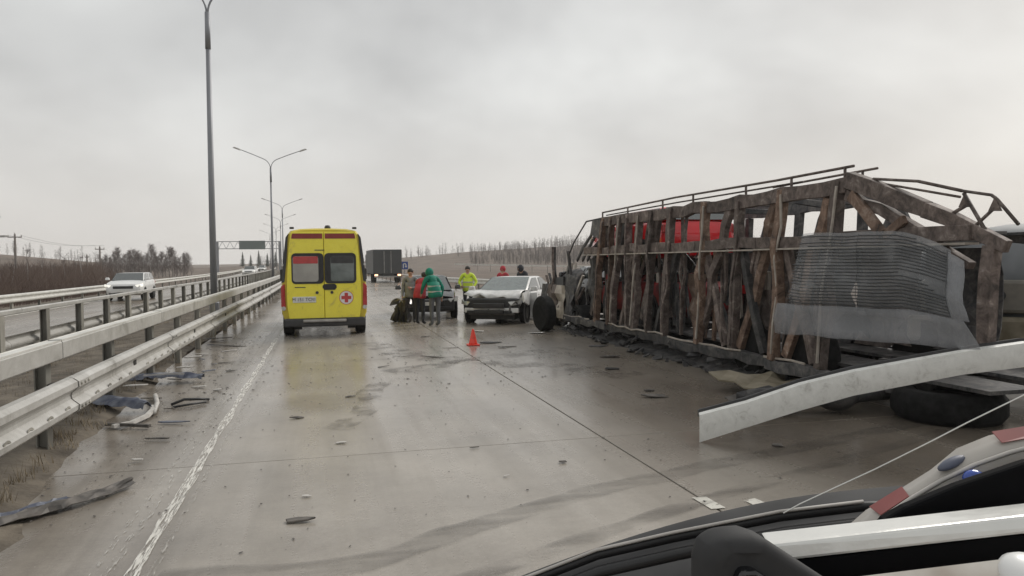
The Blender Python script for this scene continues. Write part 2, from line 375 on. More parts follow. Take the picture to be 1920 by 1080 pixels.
ORD = ['first', 'second', 'third', 'fourth', 'fifth', 'sixth', 'seventh', 'eighth', 'ninth', 'tenth', 'eleventh', 'twelfth', 'thirteenth',
       'fourteenth', 'fifteenth', 'sixteenth', 'seventeenth', 'eighteenth', 'nineteenth', 'twentieth', 'twenty-first', 'twenty-second', 'twenty-third', 'twenty-fourth']
def curve(y): return -0.00026 * max(0.0, y - 28.0) ** 2       # the motorway bends gently left
def text_mesh(body, size, name, ext=.002):
    c = bpy.data.curves.new(name, 'FONT'); c.body = body; c.size = size; c.extrude = ext; c.align_x = 'CENTER'; c.align_y = 'CENTER'
    o = bpy.data.objects.new(name, c); COL.objects.link(o)
    bpy.context.view_layer.update()
    me = bpy.data.meshes.new_from_object(o.evaluated_get(bpy.context.evaluated_depsgraph_get()))
    bpy.data.objects.remove(o); bpy.data.curves.remove(c)
    return me

# ---- ground: one sheet out to the horizon
def ground_h(x, y):
    c = curve(min(y, 320)); xl = x - c
    h = -0.06
    if xl < -13: h -= min(1.0, (-13 - xl) * .09)
    if xl > 13: h -= min(.7, (xl - 13) * .05)
    d = math.hypot(x, y)
    # low ridge on the left, wooded hill on the right
    h += 9.5 * math.exp(-((x + 150) / 75) ** 2 - ((y - 300) / 60) ** 2)
    h += 12.5 * math.exp(-((x - 190) / 95) ** 2 - ((y - 400) / 85) ** 2) + 4.2 * math.exp(-((x - 75) / 60) ** 2 - ((y - 420) / 60) ** 2)
    if d > 250: h += min(1, (d - 250) / 500) * (1.6 + 3.0 * mnoise.noise((x * .004, y * .004, 3.1)))
    if abs(xl) > 14: h += .22 * mnoise.noise((x * .12, y * .12, .7)) * min(1, (abs(xl) - 14) / 8)
    return h
def axis(lims):
    out = []
    for a, b, s in lims: out += list(np.arange(a, b, s))
    return out
gx = axis([(-2600, -600, 200), (-600, -240, 30), (-240, -60, 10), (-60, 60, 3), (60, 300, 10), (300, 700, 40), (700, 2801, 300)])
gy = axis([(-60, 100, 5), (100, 520, 10), (520, 1000, 40), (1000, 4001, 300)])
gm = MB(); nx = len(gx)
gm.add([(x, y, ground_h(x, y)) for y in gy for x in gx],
       [(j * nx + i, j * nx + i + 1, (j + 1) * nx + i + 1, (j + 1) * nx + i) for j in range(len(gy) - 1) for i in range(nx - 1)])
struct(gm.build('ground', 'field', smooth=True))

# ---- carriageway: bed with the joint filler, concrete slabs laid on it, plain sheet beyond
def ribbon(y0, y1, xa, xb, z, step=4.0):
    m = MB(); n = max(1, int((y1 - y0) / step)); vs = []
    for i in range(n + 1):
        y = y0 + (y1 - y0) * i / n
        vs += [(xa(y) + curve(y), y, z), (xb(y) + curve(y), y, z)]
    return m.add(vs, [(2 * i, 2 * i + 1, 2 * i + 3, 2 * i + 2) for i in range(n)])
def right_edge(y): return 11.4 if y < 28 else max(7.0, 11.4 - (y - 28) * .155)
bed = MB(); bed.box((4.4, 19.2, -.047), (14.0, 42.5, .05))
road = struct(bed.build('road', 'joint'))
slab_x = [-2.6, 2.65, 6.40, 11.4]; slab_y = [-2.0, 6.9, 13.6, 20.3, 27.0, 33.7, 40.4]
for j in range(len(slab_y) - 1):
    for i in range(3):
        x0, x1 = slab_x[i] + .009, slab_x[i + 1] - .009; y0, y1 = slab_y[j] + .005, slab_y[j + 1] - .005
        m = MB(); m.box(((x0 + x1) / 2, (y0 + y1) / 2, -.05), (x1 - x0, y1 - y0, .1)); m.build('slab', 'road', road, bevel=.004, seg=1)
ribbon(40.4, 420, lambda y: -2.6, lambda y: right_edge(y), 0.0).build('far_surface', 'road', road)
opp = struct(ribbon(-10, 420, lambda y: -11.4, lambda y: -5.2, 0.0).build('opposite_carriageway', 'road'))
# ---- worn markings
m = MB(); vs = []
ys = np.arange(1.0, 90, .25)
for y in ys:
    w = .040 + .025 * mnoise.noise((3, y * 1.3, 0)); o = .02 * mnoise.noise((8, y * .7, 0))
    vs += [(-1.08 + o - w + curve(y), y, .005), (-1.08 + o + w + curve(y), y, .005)]
m.add(vs, [(2 * i, 2 * i + 1, 2 * i + 3, 2 * i + 2) for i in range(len(ys) - 1)])
struct(m.build('edge_line', 'line'))
m = MB()
for k, (x0, w) in enumerate(((-1.22, .03), (-1.30, .022), (-.97, .02))):
    vs = []
    for y in ys[:90]:
        o = .03 * mnoise.noise((k * 9, y * .5, 0)); vs += [(x0 + o - w, y, .0045), (x0 + o + w, y, .0045)]
    m.add(vs, [(2 * i, 2 * i + 1, 2 * i + 3, 2 * i + 2) for i in range(89)])
struct(m.build('edge_line_scratches', worn('line_scratches', (.5, .48, .44), 9, .52, .62, (7, .8, 1), amax=.8)))
m = MB(); m.add([(2.60, 4.66, .006), (2.71, 4.66, .006), (2.70, 4.92, .006), (2.59, 4.93, .006)], [(0, 1, 2, 3)])
m.add([(2.93, 4.64, .006), (3.05, 4.63, .006), (3.02, 4.79, .006), (2.92, 4.77, .006)], [(0, 1, 2, 3)])
struct(m.build('lane_mark', 'line_new'))
m = MB()
for y in range(60, 200, 12):
    m.add([(2.6 + curve(y), y, .006), (2.74 + curve(y), y, .006), (2.74 + curve(y + 4), y + 4, .006), (2.6 + curve(y + 4), y + 4, .006)], [(0, 1, 2, 3)])
struct(m.build('lane_dashes', 'line_new'))
m = ribbon(-5, 240, lambda y: -10.9, lambda y: -10.75, .006)
struct(m.build('opposite_edge_line', 'line_new'))
# dark arcs sweeping across both lanes
def road_streak(pts, w, mt, z, name):
    P = [Vector((*p, z)) for p in pts]; Q = []
    for i in range(len(P) - 1):
        p0, p1, p2, p3 = P[max(0, i - 1)], P[i], P[i + 1], P[min(len(P) - 1, i + 2)]
        for t in np.arange(0, 1, .125):
            Q.append(.5 * ((2 * p1) + (p2 - p0) * t + (2 * p0 - 5 * p1 + 4 * p2 - p3) * t * t + (3 * p1 - p0 - 3 * p2 + p3) * t ** 3))
    vs = []
    for i, p in enumerate(Q):
        d = (Q[min(i + 1, len(Q) - 1)] - Q[max(0, i - 1)]).normalized(); s = Vector((-d.y, d.x, 0))
        ww = w * (1 + .25 * mnoise.noise((i * .3, 2, 5))); vs += [p + s * ww, p - s * ww]
    k = MB(); k.add(vs, [(2 * i, 2 * i + 1, 2 * i + 3, 2 * i + 2) for i in range(len(Q) - 1)])
    return struct(k.build(name, mt))
road_streak([(-.93, 4.5), (.11, 4.36), (.8, 4.72), (1.35, 4.99), (2.0, 5.3), (2.68, 5.5), (3.21, 5.7), (4.24, 5.98), (6.2, 6.6)], .12, 'skid', .0075, 'tyre_smear')
road_streak([(.55, 3.9), (1.5, 4.35), (2.4, 4.75), (3.3, 5.1), (4.6, 5.6), (6.2, 6.2)], .08, 'skid', .0085, 'tyre_smear')
road_streak([(.9, 16.5), (1.5, 14.4), (2.1, 13.2), (2.9, 12.4), (3.9, 11.6), (4.6, 10.2)], .35, 'mud', .0095, 'mud_smear')
road_streak([(1.0, 12.0), (2.0, 12.6), (3.2, 13.4), (4.8, 14.2)], .28, 'mud', .0105, 'mud_smear')
road_streak([(.1, 8.0), (.5, 9.1), (.6, 10.3), (.9, 11.2)], .16, 'mud', .0100, 'mud_smear')
# ---- median: dirt bank with a ragged edge lying over the slab edge
m = MB(); ys = np.arange(-3, 200, .35); cols = 9; vs = []
for y in ys:
    e = -1.95 - min(.75, max(0, (y - 5.4) * .07)) + .26 * mnoise.noise((1.7, y * .45, 0)) + .10 * mnoise.noise((4.1, y * 1.9, 0))
    for k in range(cols):
        t = k / (cols - 1); x = e + (-5.25 - e) * t
        z = .012 + .13 * math.sin(math.pi * min(1, t * 1.15)) ** .8 + (.035 * mnoise.noise((x * 2.2, y * 2.2, 0)) if 0 < k < cols - 1 else -.03 if k == 0 else -.01)
        vs.append((x + curve(y), y, z))
m.add(vs, [(j * cols + k, j * cols + k + 1, (j + 1) * cols + k + 1, (j + 1) * cols + k) for j in range(len(ys) - 1) for k in range(cols - 1)])
struct(m.build('median', 'dirt', smooth=True))
m = ribbon(-5, 60, lambda y: -13.2, lambda y: -11.3, -.012)
struct(m.build('verge', 'dirt'))
# dry grass on the median (uncountable)
rng = random.Random(3); vs = []; fs = []
def tuft(x, y, z, n, hmax, spread):
    for _ in range(n):
        a = rng.uniform(0, 6.28); h = hmax * rng.uniform(.4, 1); r = spread * rng.random() ** .5; b = rng.uniform(0, 6.28); ln = rng.uniform(.2, .9) * h
        px, py = x + r * math.cos(b), y + r * math.sin(b); w = rng.uniform(.002, .004)
        o = len(vs)
        vs.extend([(px - w * math.sin(a), py + w * math.cos(a), z), (px + w * math.sin(a), py - w * math.cos(a), z), (px + ln * math.cos(a), py + ln * math.sin(a), z + h)])
        fs.append((o, o + 1, o + 2))
for _ in range(2200):
    y = 4.2 + 26 * rng.random() ** 1.5; x = rng.uniform(-4.8, -2.25) - (.0 if y < 9 else .3)
    if mnoise.noise((x * 1.1, y * .6, 2)) > -.1: tuft(x, y, .06, rng.randint(8, 18), rng.uniform(.06, .2), .09)
g = MB(); g.add(vs, fs); go = g.build('dry_grass', 'blade'); go['kind'] = 'stuff'; tag(go, 'thin dry grass growing on the dirt median', 'grass')

# ---- bare trees
def bare_tree(seed, h, r0, spread, n_limbs, twigs, low=.12):
    rg = random.Random(seed); T = MB(); C = MB()
    top = Vector((rg.uniform(-.06, .06) * h, rg.uniform(-.06, .06) * h, h))
    path = [Vector((0, 0, -.3)), Vector((rg.uniform(-.02, .02) * h, rg.uniform(-.02, .02) * h, h * .35)), top * .7 + Vector((rg.uniform(-.03, .03) * h, 0, 0)), top]
    T.tube(path, [r0 * 1.15, r0 * .8, r0 * .45, r0 * .1], 6)
    def trunk_at(t):
        s = t * 3; i = min(2, int(s)); return path[i].lerp(path[i + 1], s - i)
    for _ in range(n_limbs):
        t = rg.uniform(low, .98); p = trunk_at(t); a = rg.uniform(0, 6.28); L = spread * h * (1.1 - t * .75) * (.75 + .25 * min(1, t / .35)) * rg.uniform(.6, 1.15)
        up = rg.uniform(.7, 1.5); d = Vector((math.cos(a), math.sin(a), up)).normalized()
        mid = p + d * L * .5; end = mid + (d + Vector((0, 0, .35))).normalized() * L * .5
        C.tube([p, mid, end], [r0 * .3 * (1.1 - t), r0 * .18 * (1.1 - t), .004], 3, cap=False)
        for _ in range(twigs):
            q = p.lerp(end, rg.uniform(.25, 1)); b = rg.uniform(0, 6.28); l2 = L * rg.uniform(.25, .6)
            e = Vector((math.cos(b), math.sin(b), rg.uniform(.2, 1.6))).normalized()
            s = e.cross(Vector((rg.random() - .5, rg.random() - .5, rg.random()))).normalized() * rg.uniform(.010, .022) * h / 6
            C.add([q - s, q + s, q + e * l2], [(0, 1, 2)])
            for _ in range(2):
                q2 = q + e * l2 * rg.uniform(.3, .9); e2 = (e + Vector((rg.uniform(-.9, .9), rg.uniform(-.9, .9), rg.uniform(-.2, .7)))).normalized()
                C.add([q2 - s * .7, q2 + s * .7, q2 + e2 * l2 * .7], [(0, 1, 2)])
    return T, C
def tree_thing(T, C, label, loc, rz=0, group=None, cat='tree', name='bare_birch', bark='bark', twig='twig'):
    t = thing(name, label, cat, loc, rz, group); T.build('trunk', bark, t, smooth=True); C.build('crown', twig, t); return t
protos = [bare_tree(11, 6.0, .10, .34, 70, 16), bare_tree(12, 6.6, .11, .30, 74, 16), bare_tree(13, 5.4, .09, .38, 70, 16)]
# the grove left of the gantry: X/Y spots from left to right as seen from the road
grove = []
for i in range(24):
    t = i / 23.0; D = 178 + 16 * ((i * 7) % 5) / 4.0
    ang = R(-14.5 + 5.2 * t); grove.append((D * math.sin(ang), D * math.cos(ang), (.78, .92, 1.0, .86, 1.08)[(i * 3) % 5] * (1.0 if 3 < i < 21 else .86)))
gp = None; base = {}
for i, (x, y, s) in enumerate(grove):
    lab = '%s bare birch from the left in the grove beyond the white car' % ORD[i]
    k = i % 3; z = ground_h(x, y)
    if k not in base:
        base[k] = tree_thing(*protos[k], lab, (x, y, z), i * 1.3, 'birches of the roadside grove', twig='twig_pale'); base[k].scale = (s,) * 3
    else: copy_tree(base[k], (x, y, z), i * 1.3, lab, s)
# thin pale birches and saplings standing in the brush on the left
thin = [bare_tree(21, 4.2, .07, .20, 26, 6), bare_tree(22, 3.2, .045, .30, 22, 7)]
tb = {}
for i, (px_ang, D, k, s) in enumerate([(-20.2, 62, 0, 1.0), (-19.6, 60, 1, .85), (-18.75, 70, 0, 1.02), (-17.9, 84, 1, 1.1), (-17.3, 64, 1, .8), (-16.7, 90, 1, 1.2), (-16.1, 92, 1, 1.1), (-15.7, 74, 0, .8)]):
    x, y = D * math.sin(R(px_ang)), D * math.cos(R(px_ang)); lab = '%s thin bare tree from the left in the roadside brush' % ORD[i]
    if k not in tb:
        tb[k] = tree_thing(*thin[k], lab, (x, y, ground_h(x, y)), i, 'thin trees in the brush', name='thin_bare_tree'); tb[k].scale = (s,) * 3
    else: copy_tree(tb[k], (x, y, ground_h(x, y)), i * 1.1, lab, s)
# brush: brown thicket beyond the far barrier (uncountable)
vs = []; fs = []; rng = random.Random(5)
for _ in range(24000):
    D = rng.uniform(40, 170); a = R(rng.uniform(-27, -13.5)); x, y = D * math.sin(a), D * math.cos(a)
    if x > -14.5 or (a > R(-14.6) and D > 75): continue
    z = ground_h(x, y) - .1; h = ((1.5 + 1.3 * mnoise.noise((x * .12, y * .12, 9))) * rng.uniform(.35, 1.25) + .4) * (1.0 if D < 90 else 1.35)
    w = rng.uniform(.01, .022) * D / 60; lx, ly = rng.uniform(-.35, .35) * h, rng.uniform(-.35, .35) * h
    o = len(vs); vs += [(x - w, y, z), (x + w, y, z), (x + lx, y + ly, z + h)]; fs.append((o, o + 1, o + 2))
    for _ in range(2):
        t = rng.uniform(.25, .8); bx, by, bz = x + lx * t, y + ly * t, z + h * t
        o = len(vs); vs += [(bx - w * .7, by, bz), (bx + w * .7, by, bz), (bx + rng.uniform(-.5, .5) * h * .6, by + rng.uniform(-.4, .4), bz + h * rng.uniform(.15, .5))]; fs.append((o, o + 1, o + 2))
b = MB(); b.add(vs, fs); bo = b.build('brush', 'brush'); bo['kind'] = 'stuff'; tag(bo, 'brown leafless brush covering the slope beyond the far barrier', 'brush')
# far woods: copies of a small tree joined into one mass
def wood(name, spots, label, protos_, mtrl):
    arr_v = []; arr_f = []; off = 0
    cache = [(np.array([tuple(v) for v in p.v]), p.f) for p in protos_]
    for (x, y, z, s, a, k) in spots:
        V, F = cache[k % len(cache)]; c, s_ = math.cos(a), math.sin(a)
        W = np.stack([(V[:, 0] * c - V[:, 1] * s_) * s + x, (V[:, 0] * s_ + V[:, 1] * c) * s + y, V[:, 2] * s + z], 1)
        arr_v.append(W); arr_f += [tuple(i + off for i in f) for f in F]; off += len(V)
    me = bpy.data.meshes.new(name); me.from_pydata(np.concatenate(arr_v).tolist(), [], arr_f)
    o = link(name, me, mtrl); o['kind'] = 'stuff'; return tag(o, label, 'wood')
small = []
for sd_ in (31, 32, 33):
    T, C = bare_tree(sd_, 6.5, .09, .30, 24, 8); T.add(C.v, C.f); small.append(T)
rng = random.Random(8); sp = []
for _ in range(1500):
    a = R(rng.uniform(11.0, 36)); D = rng.uniform(300, 430); x, y = D * math.sin(a), D * math.cos(a)
    sp.append((x, y, ground_h(x, y) - .3, rng.uniform(.6, 1.15) * (.62 + .3 * min(1, max(0, (math.degrees(a) - 12) / 6))), rng.uniform(0, 6), rng.randint(0, 2)))
wood('hillside_wood', sp, 'bare grey-brown wood on the hill far right behind the white car', small, 'twig')
sp = []
for _ in range(70):
    a = R(rng.uniform(-15.0, -9.0)); D = rng.uniform(196, 225); x, y = D * math.sin(a), D * math.cos(a)
    sp.append((x, y, ground_h(x, y) - .3, rng.uniform(.55, .95), rng.uniform(0, 6), rng.randint(0, 2)))
wood('grove_undergrowth', sp, 'darker thicket of bare trees behind the birch grove', small, 'twig_pale')
sp = []
for _ in range(130):
    a = R(rng.uniform(-27, -15)); D = rng.uniform(300, 345); x, y = D * math.sin(a), D * math.cos(a)
    if mnoise.noise((x * .05, y * .05, 1)) > .05: sp.append((x, y, ground_h(x, y) - .3, rng.uniform(.5, .95), rng.uniform(0, 6), rng.randint(0, 2)))
wood('ridge_scrub', sp, 'sparse bare trees on the low ridge at the far left', small, 'twig')
sp = []
for _ in range(120):
    a = R(rng.uniform(-4.5, 12.5)); D = rng.uniform(380, 520); x, y = D * math.sin(a), D * math.cos(a)
    sp.append((x, y, ground_h(x, y) - .3, rng.uniform(.6, 1.0), rng.uniform(0, 6), rng.randint(0, 2)))
wood('horizon_scrub', sp, 'low bare scrub along the horizon behind the lorry', small, 'twig')
# conifers beside the gantry
F = MB(); rg = random.Random(4)
for lvl in range(11):
    z = .5 + lvl * .5; rad = 1.5 * (1 - lvl / 11.5)
    for k in range(16):
        a = k * .3927 + rg.uniform(-.2, .2); r = rad * rg.uniform(.7, 1.1); s = .22
        F.add([(0, 0, z + .45), (r * math.cos(a - s), r * math.sin(a - s), z - .15), (r * math.cos(a + s), r * math.sin(a + s), z - .2)], [(0, 1, 2)])
Tr = MB(); Tr.tube([(0, 0, -.3), (0, 0, 5.6)], [.14, .03], 6)
fir0 = None
for i, (a, D, s) in enumerate([(-5.6, 292, .95), (-5.05, 300, .8), (-4.5, 290, 1.05), (-3.9, 296, .9), (-3.35, 288, 1.0)]):
    x, y = D * math.sin(R(a)), D * math.cos(R(a)); lab = '%s dark conifer from the left under the road gantry' % ORD[i]
    if fir0 is None:
        fir0 = tree_thing(Tr, F, lab, (x, y, ground_h(x, y)), 0, 'conifers under the gantry', name='conifer', bark='wood_pole', twig='fir'); fir0.scale = (s,) * 3
    else: copy_tree(fir0, (x, y, ground_h(x, y)), i, lab, s)

# ------------------------------------------------------------------ guard rails
WPROF = [(0, .385), (.035, .395), (.078, .43), (.082, .475), (.02, .53), (.015, .56), (.02, .585), (.082, .64), (.078, .69), (.035, .722), (0, .73)]
def w_beam(x0, ya, yb, side, zoff=0.0):
    m = MB(); rings = []
    for y in np.linspace(ya, yb, 5):
        front = [(x0 + curve(y) + side * dx_, y, z + zoff) for dx_, z in WPROF]
        back = [(x0 + curve(y) + side * (dx_ - .012), y, z + zoff) for dx_, z in reversed(WPROF)]
        rings.append(front + back)
    return m.loft(rings)
def box_rail(x0, ya, yb, w, z0, z1):
    m = MB(); rings = []
    for y in np.linspace(ya, yb, 5):
        x = x0 + curve(y); c = .012
        rings.append([(x - w / 2, y, z0 + c), (x - w / 2 + c, y, z0), (x + w / 2 - c, y, z0), (x + w / 2, y, z0 + c), (x + w / 2, y, z1 - c), (x + w / 2 - c, y, z1), (x - w / 2 + c, y, z1), (x - w / 2, y, z1 - c)])
    return m.loft(rings)
def post_mesh(w, d, z1, flange=.012):
    m = MB()                                   # an H-section post
    m.box((0, 0, z1 / 2 - .05), (flange, w, z1 + .1)); m.box((-d, 0, z1 / 2 - .05), (flange, w, z1 + .1)); m.box((-d / 2, 0, z1 / 2 - .05), (d - flange - .002, flange, z1 + .1))
    return m
# near barrier of our carriageway
nr = thing('guard_rail', 'galvanised two-beam guard rail on the median nearest the ambulance lane', 'guard rail', (-2.4, 7.77, 0))
def relbuild(m, name, mt, par, **k): return m.build(name, mt, par, world=True, **k)
ye = 3.35
secs = [ye + 4.42 * k for k in range(-1, 34)]
for a in secs:
    relbuild(w_beam(-2.28, a, a + 4.40, 1), 'w_beam', 'steel', nr, smooth=False)
    relbuild(box_rail(-2.43, a, a + 4.40, .13, .88, 1.05), 'upper_beam', 'steel', nr)
    relbuild(box_rail(-2.43, a, a + 4.40, .115, 1.052, 1.06), 'upper_beam_cap', 'steel_top', nr)
for a in secs[:9]:                     # lapped joints with bolts
    m = MB(); rings = []
    for y in (a - .17, a + .17):
        rings.append([(-2.28 + dx_ + .005, y, z) for dx_, z in WPROF] + [(-2.28 + dx_ + .011, y, z) for dx_, z in reversed(WPROF)])
    sp_ = relbuild(m.loft(rings), 'splice_plate', 'steel', nr)
    for yy in (-.11, 0, .11):
        for z in (.452, .665):
            q = MB(); q.lathe([(.016, 0), (.016, .010), (.008, .014)], (-2.19, a + yy, z), 'X', 8); o = q.build('bolt', 'post', sp_); o.location = -Vector(nr.location)
pm = post_mesh(.13, .09, 1.0).mesh('post'); sm = None
for k in range(-1, 68):
    y = 3.35 + 2.21 * k
    o = link('post', pm, 'post', nr); o.location = Vector((-2.50 + curve(y), y, 0)) - nr.location
    if y < 45:
        if sm is None:
            q = MB(); q.box((-.045, 0, .555), (.15, .12, .2)); sm = q.mesh('spacer_block')
        o = link('spacer_block', sm, 'hole', nr); o.location = Vector((-2.372 + curve(y), y, 0)) - nr.location
# dark square windows, and bolt holes with their shadow painted as crescents
sq = MB(); sq.box((0, 0, 0), (.006, .12, .075)); sqm = sq.mesh('beam_window')
hs = MB(); pts = [(0, .075 * math.cos(a), .055 * math.sin(a)) for a in np.linspace(-.5, math.pi * .9, 10)] + [(0, .05 * math.cos(a), .03 * math.sin(a) + .004) for a in np.linspace(math.pi * .9, -.5, 10)]
hs.prism(pts, (-.003, 0, 0), (.003, 0, 0)); hsm = hs.mesh('bolt_slot')
for k in range(-1, 9):
    y = 3.35 + 2.21 * k
    o = link('beam_window', sqm, 'hole', nr); o.location = Vector((-2.258, y + .02, .558)) - nr.location
    if y < 14:
        for j in range(1, 5):
            o = link('bolt_slot', hsm, 'post', nr); o.location = Vector((-2.2055, y + j * .44, .455)) - nr.location; o.rotation_euler = (0, R(5), 0)
# far barrier of the median
fr = thing('guard_rail', 'open post-and-rail barrier on the far side of the median, in front of the white car', 'guard rail', (-4.9, 13, 0))
for a in np.arange(2.0, 150, 4.0):
    relbuild(box_rail(-4.9, a, a + 3.985, .10, .975, 1.055), 'top_rail', 'steel', fr)
    relbuild(w_beam(-5.02, a, a + 3.985, -1, -.12), 'w_beam', 'steel', fr)
pm2 = post_mesh(.17, .10, .975).mesh('post')
for k in range(70):
    y = 3.2 + 2.0 * k; o = link('post', pm2, 'post', fr); o.location = Vector((-4.86 + curve(y), y, 0)) - fr.location
# barrier across the opposite carriageway
br = thing('guard_rail', 'low steel barrier along the outer edge of the opposite carriageway, before the brush', 'guard rail', (-11.7, 31, 0))
for a in np.arange(10, 190, 6.0): relbuild(w_beam(-11.7, a, a + 5.99, 1, -.05), 'w_beam', 'steel_top', br)
pm3 = post_mesh(.12, .08, .66).mesh('post')
for k in range(60):
    y = 12 + 3.0 * k; o = link('post', pm3, 'post', br); o.location = Vector((-11.75 + curve(y), y, -.05)) - br.location
# barrier on our right shoulder, behind the wrecks
rr = thing('guard_rail', 'steel barrier on the right shoulder running behind the crashed cars', 'guard rail', (9, 40, 0))
def rx_(y): return right_edge(y) + .15
for a in np.arange(20, 120, 4.0):
    m = MB(); rings = []
    for y in (a, a + 3.99):
        rings.append([(rx_(y) + curve(y) - dx_, y, z) for dx_, z in WPROF] + [(rx_(y) + curve(y) - dx_ + .012, y, z) for dx_, z in reversed(WPROF)])
    relbuild(m.loft(rings), 'w_beam', 'steel_top', rr)
for y in np.arange(20, 120, 4.0):
    o = link('post', pm3, 'post', rr); o.location = Vector((rx_(y) + curve(y) + .09, y, 0)) - rr.location
# slip road on the right with its own barrier
sl = MB(); P = [(150, 62, 150), (45, 130, 0), (40.8, 178, 0)]
A = Vector((58, 112, .25)); B = Vector((31.5, 182, 1.2)); n_ = (B - A).normalized().cross(Vector((0, 0, 1)))
sl.add([A - n_ * 0 + Vector((0, 0, -.9)), B + Vector((0, 0, -1.2)), B + n_ * 8 + Vector((0, 0, -.65)), A + n_ * 8 + Vector((0, 0, -.5))], [(0, 1, 2, 3)])
slip = thing('guard_rail', 'pale barrier of the slip road on the slope beyond the white crashed car', 'guard rail', (45, 150, 0))
for k in range(14):
    a = A.lerp(B, k / 14); b_ = A.lerp(B, (k + 1) / 14 - .001); m = MB(); m.beam(a, b_, .06, .32); relbuild(m, 'w_beam', 'steel_top', slip)
    p = MB(); p.beam(a + Vector((0, 0, -1.6)), a + Vector((0, 0, .1)), .12, .12, (0, 1, 0)); relbuild(p, 'post', 'post', slip)

# ------------------------------------------------------------------ street lamps in the median
def street_lamp(label, loc, h=10.6):
    t = thing('street_lamp', label, 'street lamp', loc, 0, 'twin-arm lamps along the median')
    m = MB(); m.tube([(0, 0, -.1), (0, 0, 4), (0, 0, h - 1.4)], [.125, .105, .078], 10); m.build('shaft', 'pole', t, smooth=True)
    m = MB(); m.tube([(0, 0, h - 1.42), (0, 0, h - .15)], [.095, .085], 10); m.build('sleeve', 'pole', t, smooth=True)
    m = MB(); m.lathe([(.17, 0), (.17, .35), (.135, .4)], n=10); m.build('base', 'pole', t)
    for s in (-1, 1):
        m = MB(); pts = [(0.02 * s, 0, h - .2)]
        for k in range(1, 9):
            a = k / 8 * R(66); pts.append((s * (.02 + .95 * (1 - math.cos(a))), 0, h - .2 + .95 * math.sin(a)))
        x0, z0 = abs(pts[-1][0]), pts[-1][2]
        pts += [(s * (x0 + 1.0), 0, z0 + .42), (s * (x0 + 2.0), 0, z0 + .80)]
        m.tube(pts, .036, 6); m.build('arm', 'pole', t, smooth=True)
        m = MB(); m.box((s * (x0 + 2.3), 0, z0 + .9), (.72, .26, .13), (0, -s * R(20), 0), .7); m.build('lantern', 'steel', t, bevel=.03)
    return t
lamps = [(28.0, -3.72), (72, -3.95), (127, -3.65), (167, -3.55), (206, -3.5), (246, -3.5)]
lamp_lab = ['nearest tall twin-arm street lamp, cut off by the top of the picture', 'second nearest twin-arm street lamp, left above the ambulance',
            'third nearest twin-arm street lamp, seen just left of the ambulance', 'fourth nearest twin-arm street lamp behind the gantry sign',
            'fifth nearest small twin-arm street lamp in the distance', 'farthest tiny twin-arm street lamp on the median']
l0 = None
for (y, x), lab in zip(lamps, lamp_lab):
    if l0 is None: l0 = street_lamp(lab, (x + curve(y), y, .05))
    else: copy_tree(l0, (x + curve(y), y, .05), None, lab)
# ------------------------------------------------------------------ road gantry
gt = thing('road_gantry', 'steel truss gantry with a dark sign over the opposite carriageway', 'gantry', (-19, 211, 0))
gz0, gz1 = 5.85, 7.75
for x in (-26.9, -11.2):
    m = MB(); m.box((x, 211, gz1 / 2 - .6), (.55, .5, gz1 + 1.0)); relbuild(m, 'leg', 'pole', gt, bevel=.04)
for z in (gz0, gz1):
    for dy_ in (-.5, .5):
        m = MB(); m.beam((-27.1, 211 + dy_, z), (-11, 211 + dy_, z), .16, .16); relbuild(m, 'chord', 'pole', gt)
for k in range(8):
    xa = -26.6 + k * 1.93; m = MB()
    m.beam((xa, 210.5, gz0), (xa + .965, 210.5, gz1), .1, .1); m.beam((xa + .965, 210.5, gz1), (xa + 1.93, 210.5, gz0), .1, .1); relbuild(m, 'brace', 'pole', gt)
m = MB(); m.box((-18.1, 210.2, 6.8), (6.6, .12, 2.3)); relbuild(m, 'sign_panel', 'sign_green', gt, bevel=.02)
# ------------------------------------------------------------------ utility poles and wires
def utility_pole(label, x, y, h, w):
    t = thing('utility_pole', label, 'utility pole', (x, y, ground_h(x, y)), 0, 'utility poles beyond the brush')
    m = MB(); m.tube([(0, 0, -.3), (0, 0, h)], [.16, .11], 8); m.build('pole', 'wood_pole', t, smooth=True)
    m = MB(); m.box((0, 0, h - .35), (w, .12, .12)); m.build('crossarm', 'wood_pole', t)
    for k in (-1, 0, 1):
        m = MB(); m.lathe([(.05, 0), (.07, .1), (.03, .2)], (k * w * .46, 0, h - .28 if k else h), n=6); m.build('insulator', 'concrete', t)
    return t
ups = [(-35.9, 102.1, 6.6, 1.5, 'nearer wooden utility pole with a wide crossarm at the far left'), (-31.8, 121.7, 5.5, 1.25, 'utility pole with crossarm standing just left of the birch grove'), (-35.0, 127, 4.4, .6, 'short utility pole between the two crossarm poles')]
for x, y, h, w, lab in ups: utility_pole(lab, x, y, h, w)
m = MB(); m.tube([(-18.9, 50.9, 5.2), (-18.95, 51, 3.9)], .03, 5); 
br_ = thing('lamp_bracket', 'thin curved lamp bracket reaching in at the left edge of the picture', 'lamp bracket', (-19.9, 52.2, 0))
for z in (4.75, 3.6):
    m = MB(); m.tube([(-19.9, 52.2, z - .5), (-19.8, 52.1, z - .1), (-19.5, 51.9, z), (-18.75, 51.2, z)], .04, 6); relbuild(m, 'arm', 'pole', br_, smooth=True)
m = MB(); m.tube([(-19.9, 52.2, -.6), (-19.9, 52.2, 4.3)], .09, 8); relbuild(m, 'mast', 'pole', br_, smooth=True)
m = MB(); m.box((-18.55, 51.0, 3.57), (.75, .2, .12), (0, 0, R(-45))); relbuild(m, 'lantern', 'steel', br_, bevel=.02)
wr = MB()
